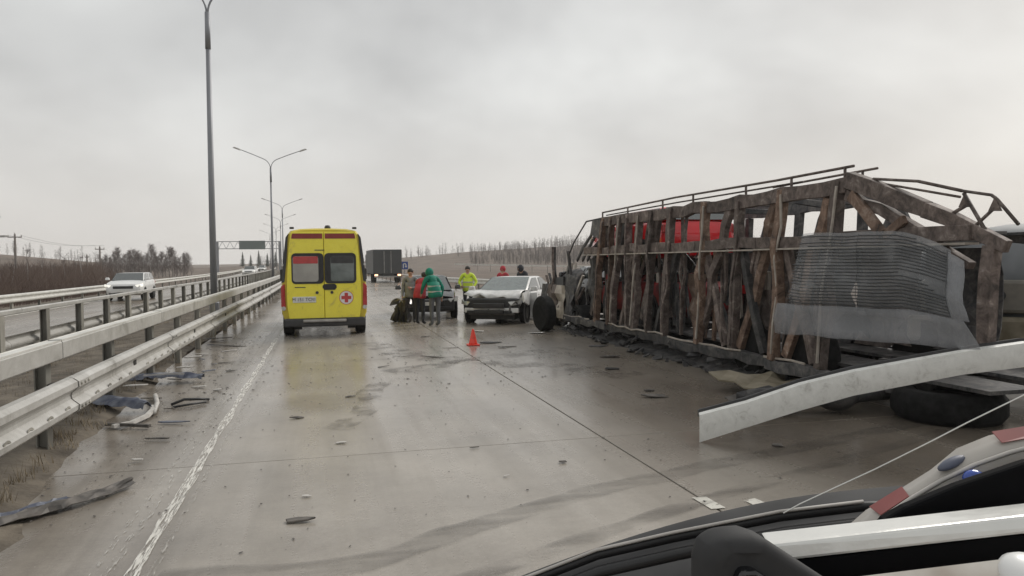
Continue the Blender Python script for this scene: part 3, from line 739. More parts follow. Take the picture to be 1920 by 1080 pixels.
for off in (-.6, .6):
    a = Vector((-35.9 + off, 102.1, 5.5)); b_ = Vector((-31.8 + off, 121.7, 4.7)); pts = [a.lerp(b_, k / 8) - Vector((0, 0, .5 * math.sin(math.pi * k / 8))) for k in range(9)]
    wr.tube(pts, .012, 4)
tag(wr.build('power_line', 'black'), 'pair of thin wires slung between the utility poles', 'wire')

# ------------------------------------------------------------------ vehicles
def wheel(par, loc, r, w, axis='Y', rim='rim', side=1, name='wheel'):
    """tyre ring with rim as sub-part; local axis across the car is Y"""
    m = MB(); h = w / 2
    prof = [(r * .62, -h), (r * .9, -h), (r, -h * .7), (r, h * .7), (r * .9, h), (r * .62, h), (r * .60, h * .5), (r * .60, -h * .5), (r * .62, -h)]
    m.lathe(prof, loc, axis, 24); t = m.build(name, 'tyre', par, smooth=False)
    m = MB(); s = side
    m.lathe([(r * .61, -h * .3 * s), (r * .61, h * .75 * s), (r * .5, h * .45 * s), (r * .2, h * .55 * s), (r * .02, h * .6 * s)], loc, axis, 20); m.build('rim', rim, t)
    for k in range(5):
        a = k * 2 * math.pi / 5; d = (math.cos(a), math.sin(a))
        f = lambda rr_, hh: {'Y': (rr_ * d[0], hh, rr_ * d[1]), 'X': (hh, rr_ * d[0], rr_ * d[1]), 'Z': (rr_ * d[0], rr_ * d[1], hh)}[axis]
        p0 = Vector(f(r * .12, h * .72 * s)) + Vector(loc); p1 = Vector(f(r * .56, h * .66 * s)) + Vector(loc)
        q = MB(); q.beam(p0, p1, r * .16, h * .3, up=f(0, 1)); q.build('spoke', rim, t)
    return t
def section(hw_lo, hw_mid, hw_top, z0, z1, z2, x):
    """closed car cross-section: flat floor, bulged side, shoulder"""
    pts = []
    half = [(hw_lo * .86, z0), (hw_lo, z0 + .06), (hw_mid, (z0 + z1) / 2), (hw_mid * .985, z1 - .06), (hw_top, z1), (hw_top * .7, z2), (hw_top * .3, z2 + .012)]
    return [Vector((x, -a, b)) for a, b in half] + [Vector((x, a, b)) for a, b in reversed(half)]
def car(root, L=4.4, W=1.76, H=1.45, paint='white', suv=False, glass='glass', wheel_r=.31, crush=0.0, rim='rim', lit=None, plate=True, screen='glass', burnt=False):
    """nose at +x; parts are children of root"""
    hl = L / 2; hw = W / 2; z0 = .20 if not suv else .27; belt = .90 if not suv else 1.02; hood = .80 if not suv else .94
    st = [(-hl, .80, .50, .78), (-hl + .10, .93, .33, belt - .04), (-hl + .45, .99, z0, belt), (-hl * .45, 1.0, z0, belt), (0, 1.0, z0, belt - .01), (hl * .36, 1.0, z0, belt - .02),
          (hl * .45, .99, z0, hood + .04), (hl - .38, .96, z0, hood - .03), (hl - .10, .88, .30, hood - .13), (hl, .74, .42, hood - .28)]
    rings = []
    for x, w, a, z in st:
        jz = 0
        if crush and x > hl * .4: x -= crush * (.25 + .5 * random.random()) * (x - hl * .4); jz = random.uniform(-.05, .06) * crush
        rings.append(section(hw * w * .97, hw * w, hw * w * .94, a, z - .03 + jz, z + jz, x))
    m = MB(); m.loft(rings); body = m.build('body', paint, root, smooth=True, bevel=0); body.data.set_sharp_from_angle(angle=R(32))
    # greenhouse
    rb, rf = (-hl * .50, hl * .0) if not suv else (-hl * .82, hl * .10)
    gb, gf = (-hl * .88, hl * .50) if not suv else (-hl * .97, hl * .44)
    tw = hw * (.70 if not suv else .76); bw = hw * .93
    def ring(x, w, z): return Vector((x, -w, z)), Vector((x, w, z))
    B0, B1 = ring(gb, bw * .93, belt - .02); F0, F1 = ring(gf, bw * .95, belt - .06); T0, T1 = ring(rb, tw, H - .05); S0, S1 = ring(rf, tw, H - .05)
    Mb0, Mb1 = ring((gb + gf) / 2, bw, belt - .03)
    g = MB(); g.add([F0, F1, S1, S0], [(0, 1, 2, 3)]); 
    def pane(name, q, mt, inset=.9):
        c = sum(q, Vector()) / len(q); qq = [c + (p - c) * inset for p in q]; n = (q[1] - q[0]).cross(q[2] - q[0]).normalized()
        if n.dot(c - Vector((0, 0, .8))) < 0: n = -n
        k = MB(); k.prism(qq, n * .004, n * .012); return k.build(name, mt, root)
    cab = MB(); cab.add([B0, B1, F0, F1, T0, T1, S0, S1], [(0, 2, 6, 4), (1, 5, 7, 3), (2, 3, 7, 6), (0, 4, 5, 1), (4, 6, 7, 5), (0, 1, 3, 2)])
    cabin = cab.build('cabin', paint, root, bevel=.10, seg=4, smooth=True)
    pane('windscreen', [F0, F1, S1, S0], screen, .93); pane('rear_window', [B1, B0, T0, T1], glass, .88)
    for s, (b_, f_, t_, s_) in ((-1, (B0, F0, T0, S0)), (1, (B1, F1, T1, S1))):
        mid_b = b_.lerp(f_, .47); mid_t = t_.lerp(s_, .45)
        pane('side_window', [mid_b + Vector((.03, 0, 0)), f_, s_, mid_t + Vector((.03, 0, 0))], glass, .84); pane('side_window', [b_, mid_b - Vector((.03, 0, 0)), mid_t - Vector((.03, 0, 0)), t_], glass, .82)
        k = MB(); k.box((hl * .40, s * (hw + .07), belt + .06), (.16, .2, .13), None, .8); k.build('mirror', 'black' if paint == 'white' and not suv else paint, root, bevel=.03)
        for xx in (-hl * .45, hl * .02):
            k = MB(); k.box((xx, s * (hw * .995), belt - .14), (.16, .03, .025)); k.build('door_handle', paint, root, bevel=.008)
        wx = (-hl + .82, hl - .85)
        for x in wx:
            k = MB(); k.lathe([(wheel_r * 1.17, -.02), (wheel_r * 1.17, .0), (.01, .0)], (x, s * hw + (.02 if s < 0 else 0), wheel_r), 'Y', 20)
            k.build('wheel_arch', 'black', root)
            wheel(root, (x, s * (hw - .085), wheel_r), wheel_r, .2, 'Y', rim, s)
        k = MB(); k.prism([Vector((hl - .08, s * hw * .85, hood - .15)), Vector((hl - .30, s * hw * .98, hood - .10)), Vector((hl - .27, s * hw * .99, hood - .24)), Vector((hl - .04, s * hw * .72, hood - .27)), Vector((hl - .05, s * hw * .62, hood - .17))], (.0, 0, 0), (.025, s * .012, .012))
        k.build('headlight', lit if lit else 'lamp_clear', root)
        k = MB(); k.box((-hl + .06, s * hw * .78, belt - .17), (.1, hw * .30, .17)); k.build('tail_light', 'red_light', root, bevel=.02)
        k = MB(); k.box((hl - .06, s * hw * .62, .36), (.1, .2, .08)); k.build('fog_lamp', 'black', root, bevel=.02)
    k = MB(); k.box((hl - .02, 0, hood - .27), (.09, W * .52, .13)); k.build('grille', 'black', root, bevel=.02)
    k = MB(); k.box((hl - .02, 0, .36), (.08, W * .50, .11)); k.build('air_intake', 'black', root, bevel=.02)
    if plate:
        k = MB(); k.box((hl + .035, 0, .50), (.012, .5, .11)); k.build('number_plate', 'plate', root)
    return body

# white hatchback-SUV on the opposite carriageway, coming towards us
wc = thing('passenger_car', 'white compact crossover driving towards us on the opposite carriageway', 'car', (-9.55, 42.0, 0), R(-90 + 4))
car(wc, 4.0, 1.72, 1.41, 'white', True, lit='lit_white', screen='glass'); wc.rotation_euler = (0, 0, R(-88))
for i, (x, y, lab) in enumerate([(-8.2, 113, 'distant white car with lit headlights under the gantry'), (-7.4, 190, 'tiny far white car behind the one with lit headlights')]):
    c_ = thing('distant_car', lab, 'car', (x + curve(y), y, 0), R(-92), 'oncoming cars far away'); car(c_, 4.3, 1.75, 1.5, 'white', i == 0, lit='lit_white')
# white crashed saloon
cc = thing('crashed_car', 'white saloon with a smashed front standing across the lane', 'car', (5.55, 22.0, 0), math.atan2(-.86, -.51))
body = car(cc, 4.5, 1.76, 1.33, 'white_dirty', False, crush=.9, rim='rim_dark', plate=False, screen='glass_green')
hl = 2.25
k = MB()      # buckled bonnet sheet
rows = []
for i in range(6):
    row = []
    for j in range(8):
        u, v = i / 5, j / 7 - .5
        z = .90 - .10 * u + .10 * math.sin(u * 3.1) * (.4 + abs(v)) + .06 * random.uniform(-1, 1) * u - .12 * max(0, u - .7) * 3 * (v + .3)
        row.append(Vector((.98 + u * 1.02, v * 1.62, z)))
    rows.append(row)
k.loft(rows, cap=False, closed=False); bo_ = k.build('bonnet', 'white_dirty', cc, smooth=True); s_ = bo_.modifiers.new('thick', 'SOLIDIFY'); s_.thickness = .02
k = MB(); k.box((1.98, .05, .52), (.28, 1.5, .42)); k.build('engine_bay', 'black', cc, bevel=.05)
k = MB(); k.box((-.1, 0, .21), (4.0, 1.3, .16)); k.build('underbody', 'black', cc)
for dz_, ln, rz_ in ((.37, 1.55, .03), (.27, 1.35, -.06)):
    k = MB(); k.box((2.14, .05, dz_ + .03), (.09, ln, .06 if dz_ < .3 else .13), (0, 0, rz_)); k.build('bumper_beam', 'rim_dark' if dz_ < .3 else 'white_dirty', cc, bevel=.02)
k = MB(); k.prism([Vector((1.45, .90, .50)), Vector((2.05, .93, .62)), Vector((2.0, .88, .86)), Vector((1.3, .86, .90)), Vector((1.1, .88, .7))], (0, 0, 0), (.02, .05, .01)); k.build('torn_wing', 'white_dirty', cc)
for j in range(5):
    k = MB(); k.beam((2.05, -.6 + j * .3, .62), (2.14 + .1 * random.random(), -.65 + j * .31, .35), .05, .04); k.build('radiator_strut', 'rim_dark', cc)
k = MB(); k.beam((1.2, .935, .85), (1.15, .96, .18), .35, .03, (1, 0, 0)); k.build('sprung_door', 'white_dirty', cc)
# black wrecked car behind the people
bc = thing('crashed_car', 'black wrecked car behind the medic in green, white number plate in front', 'car', (3.32, 24.5, 0), R(-90 - 6))
car(bc, 4.3, 1.74, 1.36, 'black_gloss', False, crush=.7, rim='rim_dark', screen='glass')
k = MB(); k.box((1.9, 0, .45), (.4, 1.5, .35)); k.build('engine_bay', 'black', bc, bevel=.05)
# torn corner with a wheel at the left of it
tw_ = thing('torn_car_corner', 'torn-off crushed front corner with a bent silver wing left of the people', 'car part', (2.22, 22.0, 0), R(-60))
for q in range(5):
    k = MB(); k.bent((-.3 + q * .12, -.1 + .05 * q, .02), (-.2 + q * .16, .1 - .06 * q, .5 + .05 * q), .12, .16, (0, 1, 0), .05, 5, q); k.build('crushed_member', ('rim_dark', 'black')[q % 2], tw_)
k = MB(); k.beam((-.35, .05, .35), (.5, -.05, .5), .12, .1); k.build('strut', 'rim_dark', tw_)
k = MB(); pts = [Vector((.42 * math.cos(a), 0, .31 + .40 * math.sin(a))) for a in np.linspace(.3, 2.7, 9)]
k.loft([[p + Vector((0, -.16, 0)) for p in pts], [p * 1.02 + Vector((0, .16, .03)) for p in pts]], cap=False, closed=False); o = k.build('wing', 'metal', tw_, smooth=True); s_ = o.modifiers.new('t', 'SOLIDIFY'); s_.thickness = .015
k = MB(); k.box((.1, .1, .74), (.75, .35, .05), (R(12), R(-15), 0)); k.build('bent_panel', 'scrap_pale', tw_, bevel=.01)

# ------------------------------------------------------------------ ambulance (rear towards us); local: -y is the rear face, x right
am = thing('ambulance', 'yellow high-roof ambulance van with a red cross on its rear door', 'ambulance', (.03, 18.2, 0), R(0))
def van_ring(y, k, top, z0=.42):
    half = [(.93, z0), (.985, z0 + .15), (1.0, .95), (.985, 1.25), (.94, 1.75), (.885, 2.2), (.835, 2.42), (.76, 2.52), (.55, 2.565), (.2, 2.58)]
    h = [(x * k, (z0 + (z - z0) * (top - z0) / (2.58 - z0))) for x, z in half]
    return [Vector((-x, y, z)) for x, z in h] + [Vector((x, y, z)) for x, z in reversed(h)]
m = MB(); m.loft([van_ring(.02, .965, 2.54), van_ring(.1, .99, 2.575), van_ring(.4, 1, 2.58), van_ring(3.4, 1, 2.58), van_ring(4.1, .98, 2.5), van_ring(4.6, .96, 1.75), van_ring(4.9, .94, 1.25), van_ring(5.5, .88, 1.0)])
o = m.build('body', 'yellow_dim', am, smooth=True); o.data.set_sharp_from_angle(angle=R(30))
def door_x(z):            # half width of the rear opening at height z
    return np.interp(z, [.42, .6, .95, 1.25, 1.75, 2.2, 2.42, 2.5], [.80, .845, .86, .85, .825, .79, .765, .735])
def rear_poly(x0f, x1f, z0, z1, n=8):
    zs = np.linspace(z0, z1, n)
    return [Vector((x0f(z), 0, z)) for z in zs] + [Vector((x1f(z), 0, z)) for z in reversed(zs)]
for s in (-1, 1):
    inner = (lambda z: -.006) if s < 0 else (lambda z: .006); outer = (lambda z, s=s: s * door_x(z))
    m = MB(); m.prism(rear_poly(inner, outer, .45, 2.49), (0, -.035, 0), (0, .03, 0)); d = m.build('rear_door', 'yellow', am, bevel=.014)
    m = MB(); m.prism(rear_poly((lambda z: s * .03), (lambda z: s * (door_x(z) - .045)), 2.33, 2.45, 3), (0, -.043, 0), (0, -.036, 0)); m.build('red_stripe', 'red_stripe', d)
    # window: black surround, pane, pale blind at the lower part
    def rr_poly(cx, cz, w, h, r):
        pts = []
        for qx, qz, a0 in ((1, 1, 0), (-1, 1, 90), (-1, -1, 180), (1, -1, 270)):
            for a in (0, 30, 60, 90): pts.append(Vector((cx + qx * (w / 2 - r) + r * math.cos(R(a0 + a)), 0, cz + qz * (h / 2 - r) + r * math.sin(R(a0 + a)))))
        return pts
    cx = s * .375
    m = MB(); m.prism(rr_poly(cx, 1.63, .73, .72, .09), (0, -.047, 0), (0, -.036, 0)); w_ = m.build('window', 'black', d)
    m = MB(); m.prism(rr_poly(s * .42, 1.62, .58 if s < 0 else .54, .60, .06), (0, -.053, 0), (0, -.048, 0)); m.build('pane', 'glass_pale' if s < 0 else 'glass_green', w_)
    m = MB(); m.prism(rr_poly(s * .42, 1.83, .56 if s < 0 else .52, .17, .02), (0, -.057, 0), (0, -.0535, 0)); m.build('blind', 'red_light' if s < 0 else 'charcoal', w_)
    m = MB(); m.lathe([(.035, -.052), (.035, -.036)], (s * .17, 0, 1.06), 'Y', 14); m.build('lock', 'charcoal', d)
    # tail lamp cluster up the rear corner
    m = MB(); m.prism([Vector((s * .885, 0, .72)), Vector((s * .985, 0, .74)), Vector((s * .985, 0, 1.22)), Vector((s * .90, 0, 1.28))], (0, -.02, 0), (0, .12, 0)); l_ = m.build('tail_light', 'red_light', am, bevel=.012)
    m = MB(); m.lathe([(.05, -.03), (.05, -.021)], (s * .93, 0, .70), 'Y', 12); m.build('reversing_lamp', 'lamp_clear', l_)
    m = MB(); m.box((s * .945, .0, 1.72), (.05, .05, .05)); m.build('hinge', 'lamp_clear', am)
    # shading of the corner pillar, painted as a charcoal strip
    m = MB(); m.prism([Vector((s * .905, 0, 1.32)), Vector((s * .975, 0, 1.30)), Vector((s * .93, 0, 1.8)), Vector((s * .86, 0, 2.36)), Vector((s * .80, 0, 2.45)), Vector((s * .85, 0, 1.8))], (0, -.012, 0), (0, .14, 0)); m.build('corner_pillar', 'charcoal', am, bevel=.01)
    # mirrors
    m = MB(); m.box((s * 1.13, 4.35, 1.42), (.2, .14, .34)); m.build('mirror', 'black', am, bevel=.03)
    m = MB(); m.beam((s * .95, 4.4, 1.3), (s * 1.1, 4.36, 1.38), .06, .06); m.build('mirror_arm', 'black', am)
    for yy in (.95, 4.55):
        wheel(am, (s * .86, yy, .35), .35, .24, 'X', 'rim_dark', s)
        k = MB(); k.lathe([(.40, -.012), (.40, .0), (.01, .0)], (s * .968 + (.012 if s < 0 else 0), yy, .40), 'X', 20); k.build('wheel_arch', 'black', am)
    m = MB(); m.box((s * .72, .95, .30), (.34, .03, .36)); m.build('mud_flap', 'black', am)
    m = MB(); m.box((s * .985, 2.4, 1.0), (.02, 3.2, .16)); m.build('side_stripe', 'red_stripe', am)
    # raised roof edge marker lamps
    m = MB(); m.box((s * .72, .10, 2.585), (.1, .06, .05)); m.build('marker_lamp', 'charcoal', am, bevel=.01)
m = MB(); m.box((.0, .05, .36), (1.86, .26, .20)); m.build('bumper', 'charcoal', am, bevel=.04)
m = MB(); m.box((0, -.09, .40), (1.0, .10, .07)); m.build('step', 'metal', am, bevel=.02)
m = MB(); m.box((0, 2.6, .45), (1.5, 4.4, .12)); m.build('underbody', 'black', am)
m = MB(); m.prism([Vector((x, 0, z)) for x, z in ((-.04, 1.17), (.0, 1.12), (.24, 1.12), (.28, 1.17), (.28, 1.22), (.24, 1.26), (.0, 1.26), (-.04, 1.22))], (0, -.05, 0), (0, -.036, 0)); m.build('handle_recess', 'black', am)
m = MB(); m.box((-.55, -.040, 1.19), (.24, .012, .018)); m.build('door_trim', 'charcoal', am)
m = MB(); m.box((-.1, -.040, 2.06), (.22, .012, .018)); m.build('door_trim', 'charcoal', am)
m = MB(); m.box((-.46, -.044, .90), (.53, .014, .14)); pl = m.build('number_plate', 'plate', am, bevel=.006)
for txt, dx_, sz in (('M 151 TC', -.06, .105), ('702', .2, .07)):
    me = text_mesh(txt, sz, 'plate_lettering'); me.transform(Matrix.Rotation(R(90), 4, 'X')); me.transform(Matrix.Translation((-.46 + dx_, -.0535, .90))); link('plate_lettering', me, 'ink', pl)
m = MB(); m.lathe([(.165, -.042), (.165, -.036)], (.50, 0, .93), 'Y', 32); em = m.build('emblem', 'cross_red', am)
m = MB(); m.lathe([(.152, -.0445), (.152, -.0424)], (.50, 0, .93), 'Y', 32); m.build('emblem_disc', 'white', em)
m = MB(); q = .04; w2 = .115
m.prism([Vector((.5 + a, 0, .93 + b_)) for a, b_ in ((-q, -w2), (q, -w2), (q, -q), (w2, -q), (w2, q), (q, q), (q, w2), (-q, w2), (-q, q), (-w2, q), (-w2, -q), (-q, -q))], (0, -.047, 0), (0, -.0447, 0)); m.build('red_cross', 'cross_red', em)
m = MB(); m.lathe([(.07, 2.575), (.075, 2.62), (.05, 2.665), (.01, 2.67)], (.1, .5, 0), 'Z', 12); m.build('roof_vent', 'charcoal', am)

# ------------------------------------------------------------------ dark lorry ahead
tk = thing('lorry', 'dark grey box lorry far ahead right of the ambulance, tail lamps lit', 'lorry', (5.5, 66, 0), R(2))
m = MB(); m.box((0, 3.2, 1.82), (2.5, 6.4, 2.15)); bx = m.build('box', 'dark_truck', tk, bevel=.04)
for s in (-1, 1):
    m = MB(); m.box((s * .62, -.02, 1.82), (1.2, .05, 2.05)); d_ = m.build('rear_door', 'dark_truck', tk, bevel=.02)
    m = MB(); m.tube([(s * .3, -.06, .85), (s * .3, -.06, 2.75)], .025, 6); m.build('lock_bar', 'metal', d_)
    m = MB(); m.box((s * 1.0, -.05, .66), (.28, .06, .14)); m.build('tail_light', 'lit_amber', tk, bevel=.02)
    for yy in (1.2, 2.3):
        wheel(tk, (s * 1.05, yy, .45), .45, .32, 'X', 'rim_dark', s)
m = MB(); m.box((0, 3.4, .68), (1.1, 7.0, .2)); m.build('chassis', 'black', tk)
m = MB(); m.box((0, 7.5, 1.6), (2.35, 1.7, 1.95)); m.build('cab', 'dark_truck', tk, bevel=.12)
m = MB(); m.box((0, -.02, .52), (2.3, .08, .12)); m.build('underrun_bar', 'metal', tk)
# ------------------------------------------------------------------ blue sign
bs = thing('road_sign', 'small square blue U-turn sign on a post right of the lorry', 'road sign', (7.45, 70.4, 0), 0)
m = MB(); m.tube([(0, .05, -.1), (0, .05, 1.85)], .035, 8); m.build('post', 'steel', bs)
m = MB(); m.box((0, 0, 1.46), (.62, .03, .72)); pnl = m.build('panel', 'sign_blue', bs, bevel=.03)
m = MB(); outer = [(-.17, -.26), (-.17, .04)] + [(-.17 * math.cos(a), .04 + .19 * math.sin(a)) for a in np.linspace(.3, 2.84, 8)] + [(.17, .04), (.17, -.05), (.24, -.05), (.12, -.22), (0, -.05), (.07, -.05), (.07, .04)] + [(.07 * math.cos(a), .04 + .09 * math.sin(a)) for a in np.linspace(.3, 2.84, 6)] + [(-.07, .04), (-.07, -.26)]
m.prism([Vector((x, 0, 1.46 + z)) for x, z in outer], (0, -.026, 0), (0, -.018, 0)); m.build('arrow', 'white', pnl)
# ------------------------------------------------------------------ traffic cone
cn = thing('traffic_cone', 'small red traffic cone on the wet road in front of the white crashed car', 'traffic cone', (3.02, 15.3, .0)); cn.scale = (.78,) * 3
m = MB(); m.box((0, 0, .02), (.32, .32, .035)); m.build('base', 'cone', cn, bevel=.015)
m = MB(); m.lathe([(.125, .035), (.11, .07), (.03, .42), (.022, .44), (.018, .44)], n=20); m.build('body', 'cone', cn, smooth=True)
m = MB(); m.lathe([(.0805, .20), (.0575, .29)], n=20); m.build('band', 'red_tape', cn, smooth=True)

# ------------------------------------------------------------------ burnt car carrier
rc = random.Random(17)
XN, XF = 6.0, 8.3
ct = thing('car_carrier', 'burnt rusty two-deck car carrier trailer standing on the right lane', 'trailer', (7.15, 12.0, 0))
def cb(name, a, b, w, h, mt, up=(0, 0, 1), bevel=.008, w2=None, h2=None, **k):
    m = MB(); L_ = (Vector(a) - Vector(b)).length
    if bevel and L_ > .5: m.bent(a, b, w, h, up, min(.03, .008 + .010 * L_), max(4, int(L_ * 3.2)), rc.random(), w2, h2)
    else: m.beam(a, b, w, h, up, w2, h2)
    return relbuild(m, name, mt, ct, bevel=.006 if bevel else 0, seg=1, **k)
def j(v=.02): return rc.uniform(-v, v)
# near side frame
segs = [15.45, 14.05, 12.9, 12.05, 10.9, 9.85, 8.8, 7.55]
for a, b in zip(segs[:-1], segs[1:]):
    cb('top_beam', (XN + j(.015), a, 2.585 + j(.012)), (XN + j(.015), b + .01, 2.60 + j(.012)), .10, .19, 'rust')
for a, b in zip(np.arange(16.6, 6.0, -1.8), np.arange(16.6, 6.0, -1.8) - 1.79):
    b = max(b, 5.75); cb('deck_beam', (XN + j(.01), a, 1.975 + j(.01)), (XN + j(.01), b, 1.965 + j(.01)), .11, .16, 'rust')
    cb('deck_flange', (XN - .02, a, 1.877), (XN - .02, b, 1.873), .17, .022, 'rust_pale', bevel=0)
for a, b in ((18.2, 15.2), (15.19, 12.2), (12.19, 9.2), (9.19, 7.3)):
    cb('sill', (XN, a, .30 + j(.03)), (XN + j(.04), b, .30 + j(.04)), .12, .15, 'rust_dark'); cb('sill_edge', (XN - .065, a, .385), (XN - .065, a + (b - a) * rc.uniform(.4, .95), .40), .022, .03, 'rust_pale')
near_posts = [(15.34, 15.87, .17), (14.9, 15.1, .12), (14.44, 14.91, .17), (14.02, 14.10, .13), (13.45, 13.8, .13), (12.90, 13.15, .17), (12.09, 12.46, .17), (10.90, 11.14, .17), (9.88, 10.10, .17), (8.83, 9.0, .16), (7.71, 8.04, .18)]
for yt, yb, w in near_posts:
    w *= .78
    cb('post', (XN - .01, yt, 2.67), (XN - .02 + j(), yb, .36), .12, w, 'rust' if rc.random() < .7 else 'rust_warm', up=(0, 1, 0))
    cb('post_flange', (XN - .085, yt - w * .40, 2.6), (XN - .10, yb - w * .40 + j(.05), .45), .03, .03, rc.choice(('rust_pale', 'rust', 'rust')), up=(0, 1, 0))
for (ya, za), (yb, zb), w, mt in (((15.25, 2.5), (16.35, .5), .13, 'rust'), ((14.3, 2.5), (15.3, .6), .12, 'rust_dark'), ((13.9, 1.9), (14.6, .4), .10, 'rust'), ((12.75, 2.5), (13.5, .6), .13, 'rust'), ((12.0, 1.9), (12.9, .4), .11, 'rust_dark'),
                                  ((10.17, 2.6), (11.25, .42), .14, 'rust'), ((9.01, 2.58), (9.98, .42), .13, 'rust_warm'), ((7.95, 2.49), (8.85, .42), .14, 'rust_warm'), ((11.0, 1.9), (10.4, .4), .12, 'rust'), ((9.9, 1.9), (9.35, .4), .11, 'rust_dark'), ((8.8, 1.9), (8.25, .4), .11, 'rust')):
    cb('diagonal', (XN + .04, ya, za), (XN + .05, yb, zb), .09, w, mt, up=(0, 1, 0))
for k in range(20):
    y = 8.1 + k * .40 + rc.uniform(-.15, .15); zt = rc.choice((2.62, 2.62, 1.9)) if y > 11.6 else 1.9; cb('leaning_slat', (XN + .09 + j(.04), y, zt), (XN + .12 + j(.08), y + rc.uniform(-.1, .55), rc.choice((.4, .42, 1.1))), .05, rc.uniform(.045, .085), rc.choice(('rust', 'rust', 'rust', 'rust_warm', 'rust_dark')), up=(0, 1, 0))
# far side frame: wide inverted V struts between posts
for a, b in ((17.0, 13.0), (12.99, 9.6)):
    cb('top_beam', (XF, a, 2.66), (XF, b, 2.66), .10, .22, 'rust_dark'); 
cb('deck_beam', (XF, 17.0, 1.93), (XF, 8.8, 1.93), .10, .22, 'rust_dark')
cb('sill', (XF, 18.0, .32), (XF, 8.6, .32), .12, .2, 'rust_dark')
for k, y in enumerate(np.arange(16.6, 9.4, -1.62)):
    cb('post', (XF, y, 2.55), (XF, y, .4), .10, .16, 'rust_dark', up=(0, 1, 0))
    for s in (-1, 1):
        cb('v_strut', (XF - .03, y - .78 + s * .02, 2.55), (XF - .03, y - .78 + s * .34, 2.0), .05, .17, 'rust_dark', up=(0, 1, 0), h2=.10)
    cb('diagonal', (XF - .03, y, 1.85), (XF - .03, y - 1.4, .45), .07, .14, 'rust_dark', up=(0, 1, 0))
# cross members and deck tracks
for y in (16.4, 14.9, 13.3, 11.7, 10.1, 8.5, 7.0):
    cb('cross_member', (XN + .06, y, 1.93), (XF - .06, y, 1.93), .08, .10, 'rust_dark'); cb('cross_member', (XN + .07, y, .30), (XF - .07, y, .30), .1, .12, 'rust_dark')
for y in (15.0, 12.2, 9.9):
    cb('roof_tie', (XN + .06, y, 2.60), (XF - .06, y, 2.60), .07, .09, 'rust_dark')
for x in (6.62, 7.68):
    for a, b in ((17.2, 13.4), (13.38, 9.6), (9.58, 5.9)):
        m = MB(); m.box((x, (a + b) / 2, .405), (.62, a - b, .04)); relbuild(m, 'track_plate', 'rust_dark', ct)
    for a, b in ((16.8, 14.55), (10.0, 6.3)):
        m = MB(); m.box((x, (a + b) / 2, 1.995), (.62, a - b, .03)); relbuild(m, 'track_plate', 'rust_dark', ct)
# crumpled sheets added inside so that the lower deck reads dark
for k in range(8):
    y = 17.2 - k * 1.25; m = MB(); rows = []
    for i in range(5):
        rows.append([Vector((XF - .35 + .22 * mnoise.noise((i * .9, q * .7, k)), y - q * .28 + .1 * mnoise.noise((i, q, k + 9)), 1.86 - i * .33 - (.15 * rc.random() if i == 4 else 0))) for q in range(5)])
    m.loft(rows, cap=False, closed=False); o = relbuild(m, 'buckled_sheet', 'rust_dark' if k % 3 else 'rust', ct); s_ = o.modifiers.new('t', 'SOLIDIFY'); s_.thickness = .012  # added sheet, darkens the lower deck
# clutter on the near side: hanging sheets, ladder bars and cables
for k, (y, z1, z0, w) in enumerate(((16.6, 1.8, .6, .7), (15.4, 1.85, .9, .5), (12.6, 1.85, .75, .55), (11.6, 1.5, .45, .7), (10.6, 1.85, 1.0, .45), (9.7, 1.3, .42, .6), (8.7, 1.85, .6, .6), (15.0, 2.5, 2.08, .5))):
    m = MB(); rows = []
    for i in range(6):
        z = z1 + (z0 - z1) * i / 5
        rows.append([Vector((XN + .22 + .12 * mnoise.noise((i * .8, q * .9, k + 30)), y - w * (q / 5 - .5) * (1 - .12 * i * rc.random()) + .06 * mnoise.noise((i, q, k)), z + .05 * rc.uniform(-1, 1) * (i == 5))) for q in range(6)])
    m.loft(rows, cap=False, closed=False); o = relbuild(m, 'buckled_sheet', ('rust_dark', 'rust', 'rust_dark', 'rust_warm')[k % 4], ct); s_ = o.modifiers.new('t', 'SOLIDIFY'); s_.thickness = .01
for k in range(26):
    y = rc.uniform(8.2, 16.6); x = XN + rc.uniform(.1, .5); z = rc.uniform(1.3, 1.86)
    cb('hanging_bar', (x, y, z), (x + j(.15), y + rc.uniform(-.45, .45), rc.uniform(.42, .8)), rc.uniform(.025, .06), rc.uniform(.03, .07), rc.choice(('rust', 'rust_dark', 'rust_dark', 'rust_pale')), up=(0, 1, 0), bevel=0)
for k in range(7):
    y = rc.uniform(9, 16); pts = [Vector((XN + .1 + .03 * q, y - .18 * q + .05 * math.sin(q * 2 + k), 1.86 - .5 * math.sin(q / 5 * math.pi) * rc.uniform(.5, 1.2))) for q in range(6)]
    m = MB(); m.tube(pts, .012, 5); relbuild(m, 'cable', 'black', ct, smooth=True)
# hand rails along the roof
def rail(name, pts, r=.018, mt='rust'): m = MB(); m.tube(pts, r, 6); return relbuild(m, name, mt, ct, smooth=True)
rail('hand_rail', [(XN, 15.5, 2.80), (XN, 12, 2.835), (XN, 9, 2.81), (XN, 7.47, 2.815)], .018)
rail('hand_rail', [(XN + .05, 15.4, 2.735), (XN + .05, 12, 2.75), (XN + .05, 8.5, 2.74)], .014)
rail('hand_rail', [(XN + .35, 9.6, 2.78), (XN + .35, 7.5, 2.80)], .016)
for y in (15.5, 14.1, 12.5, 11.35, 9.75, 8.66, 7.62): rail('rail_post', [(XN, y, 2.60), (XN, y, 2.815)], .018)
for y in (9.4, 7.75): rail('rail_post', [(XN + .35, y, 2.60), (XN + .35, y, 2.79)], .016)
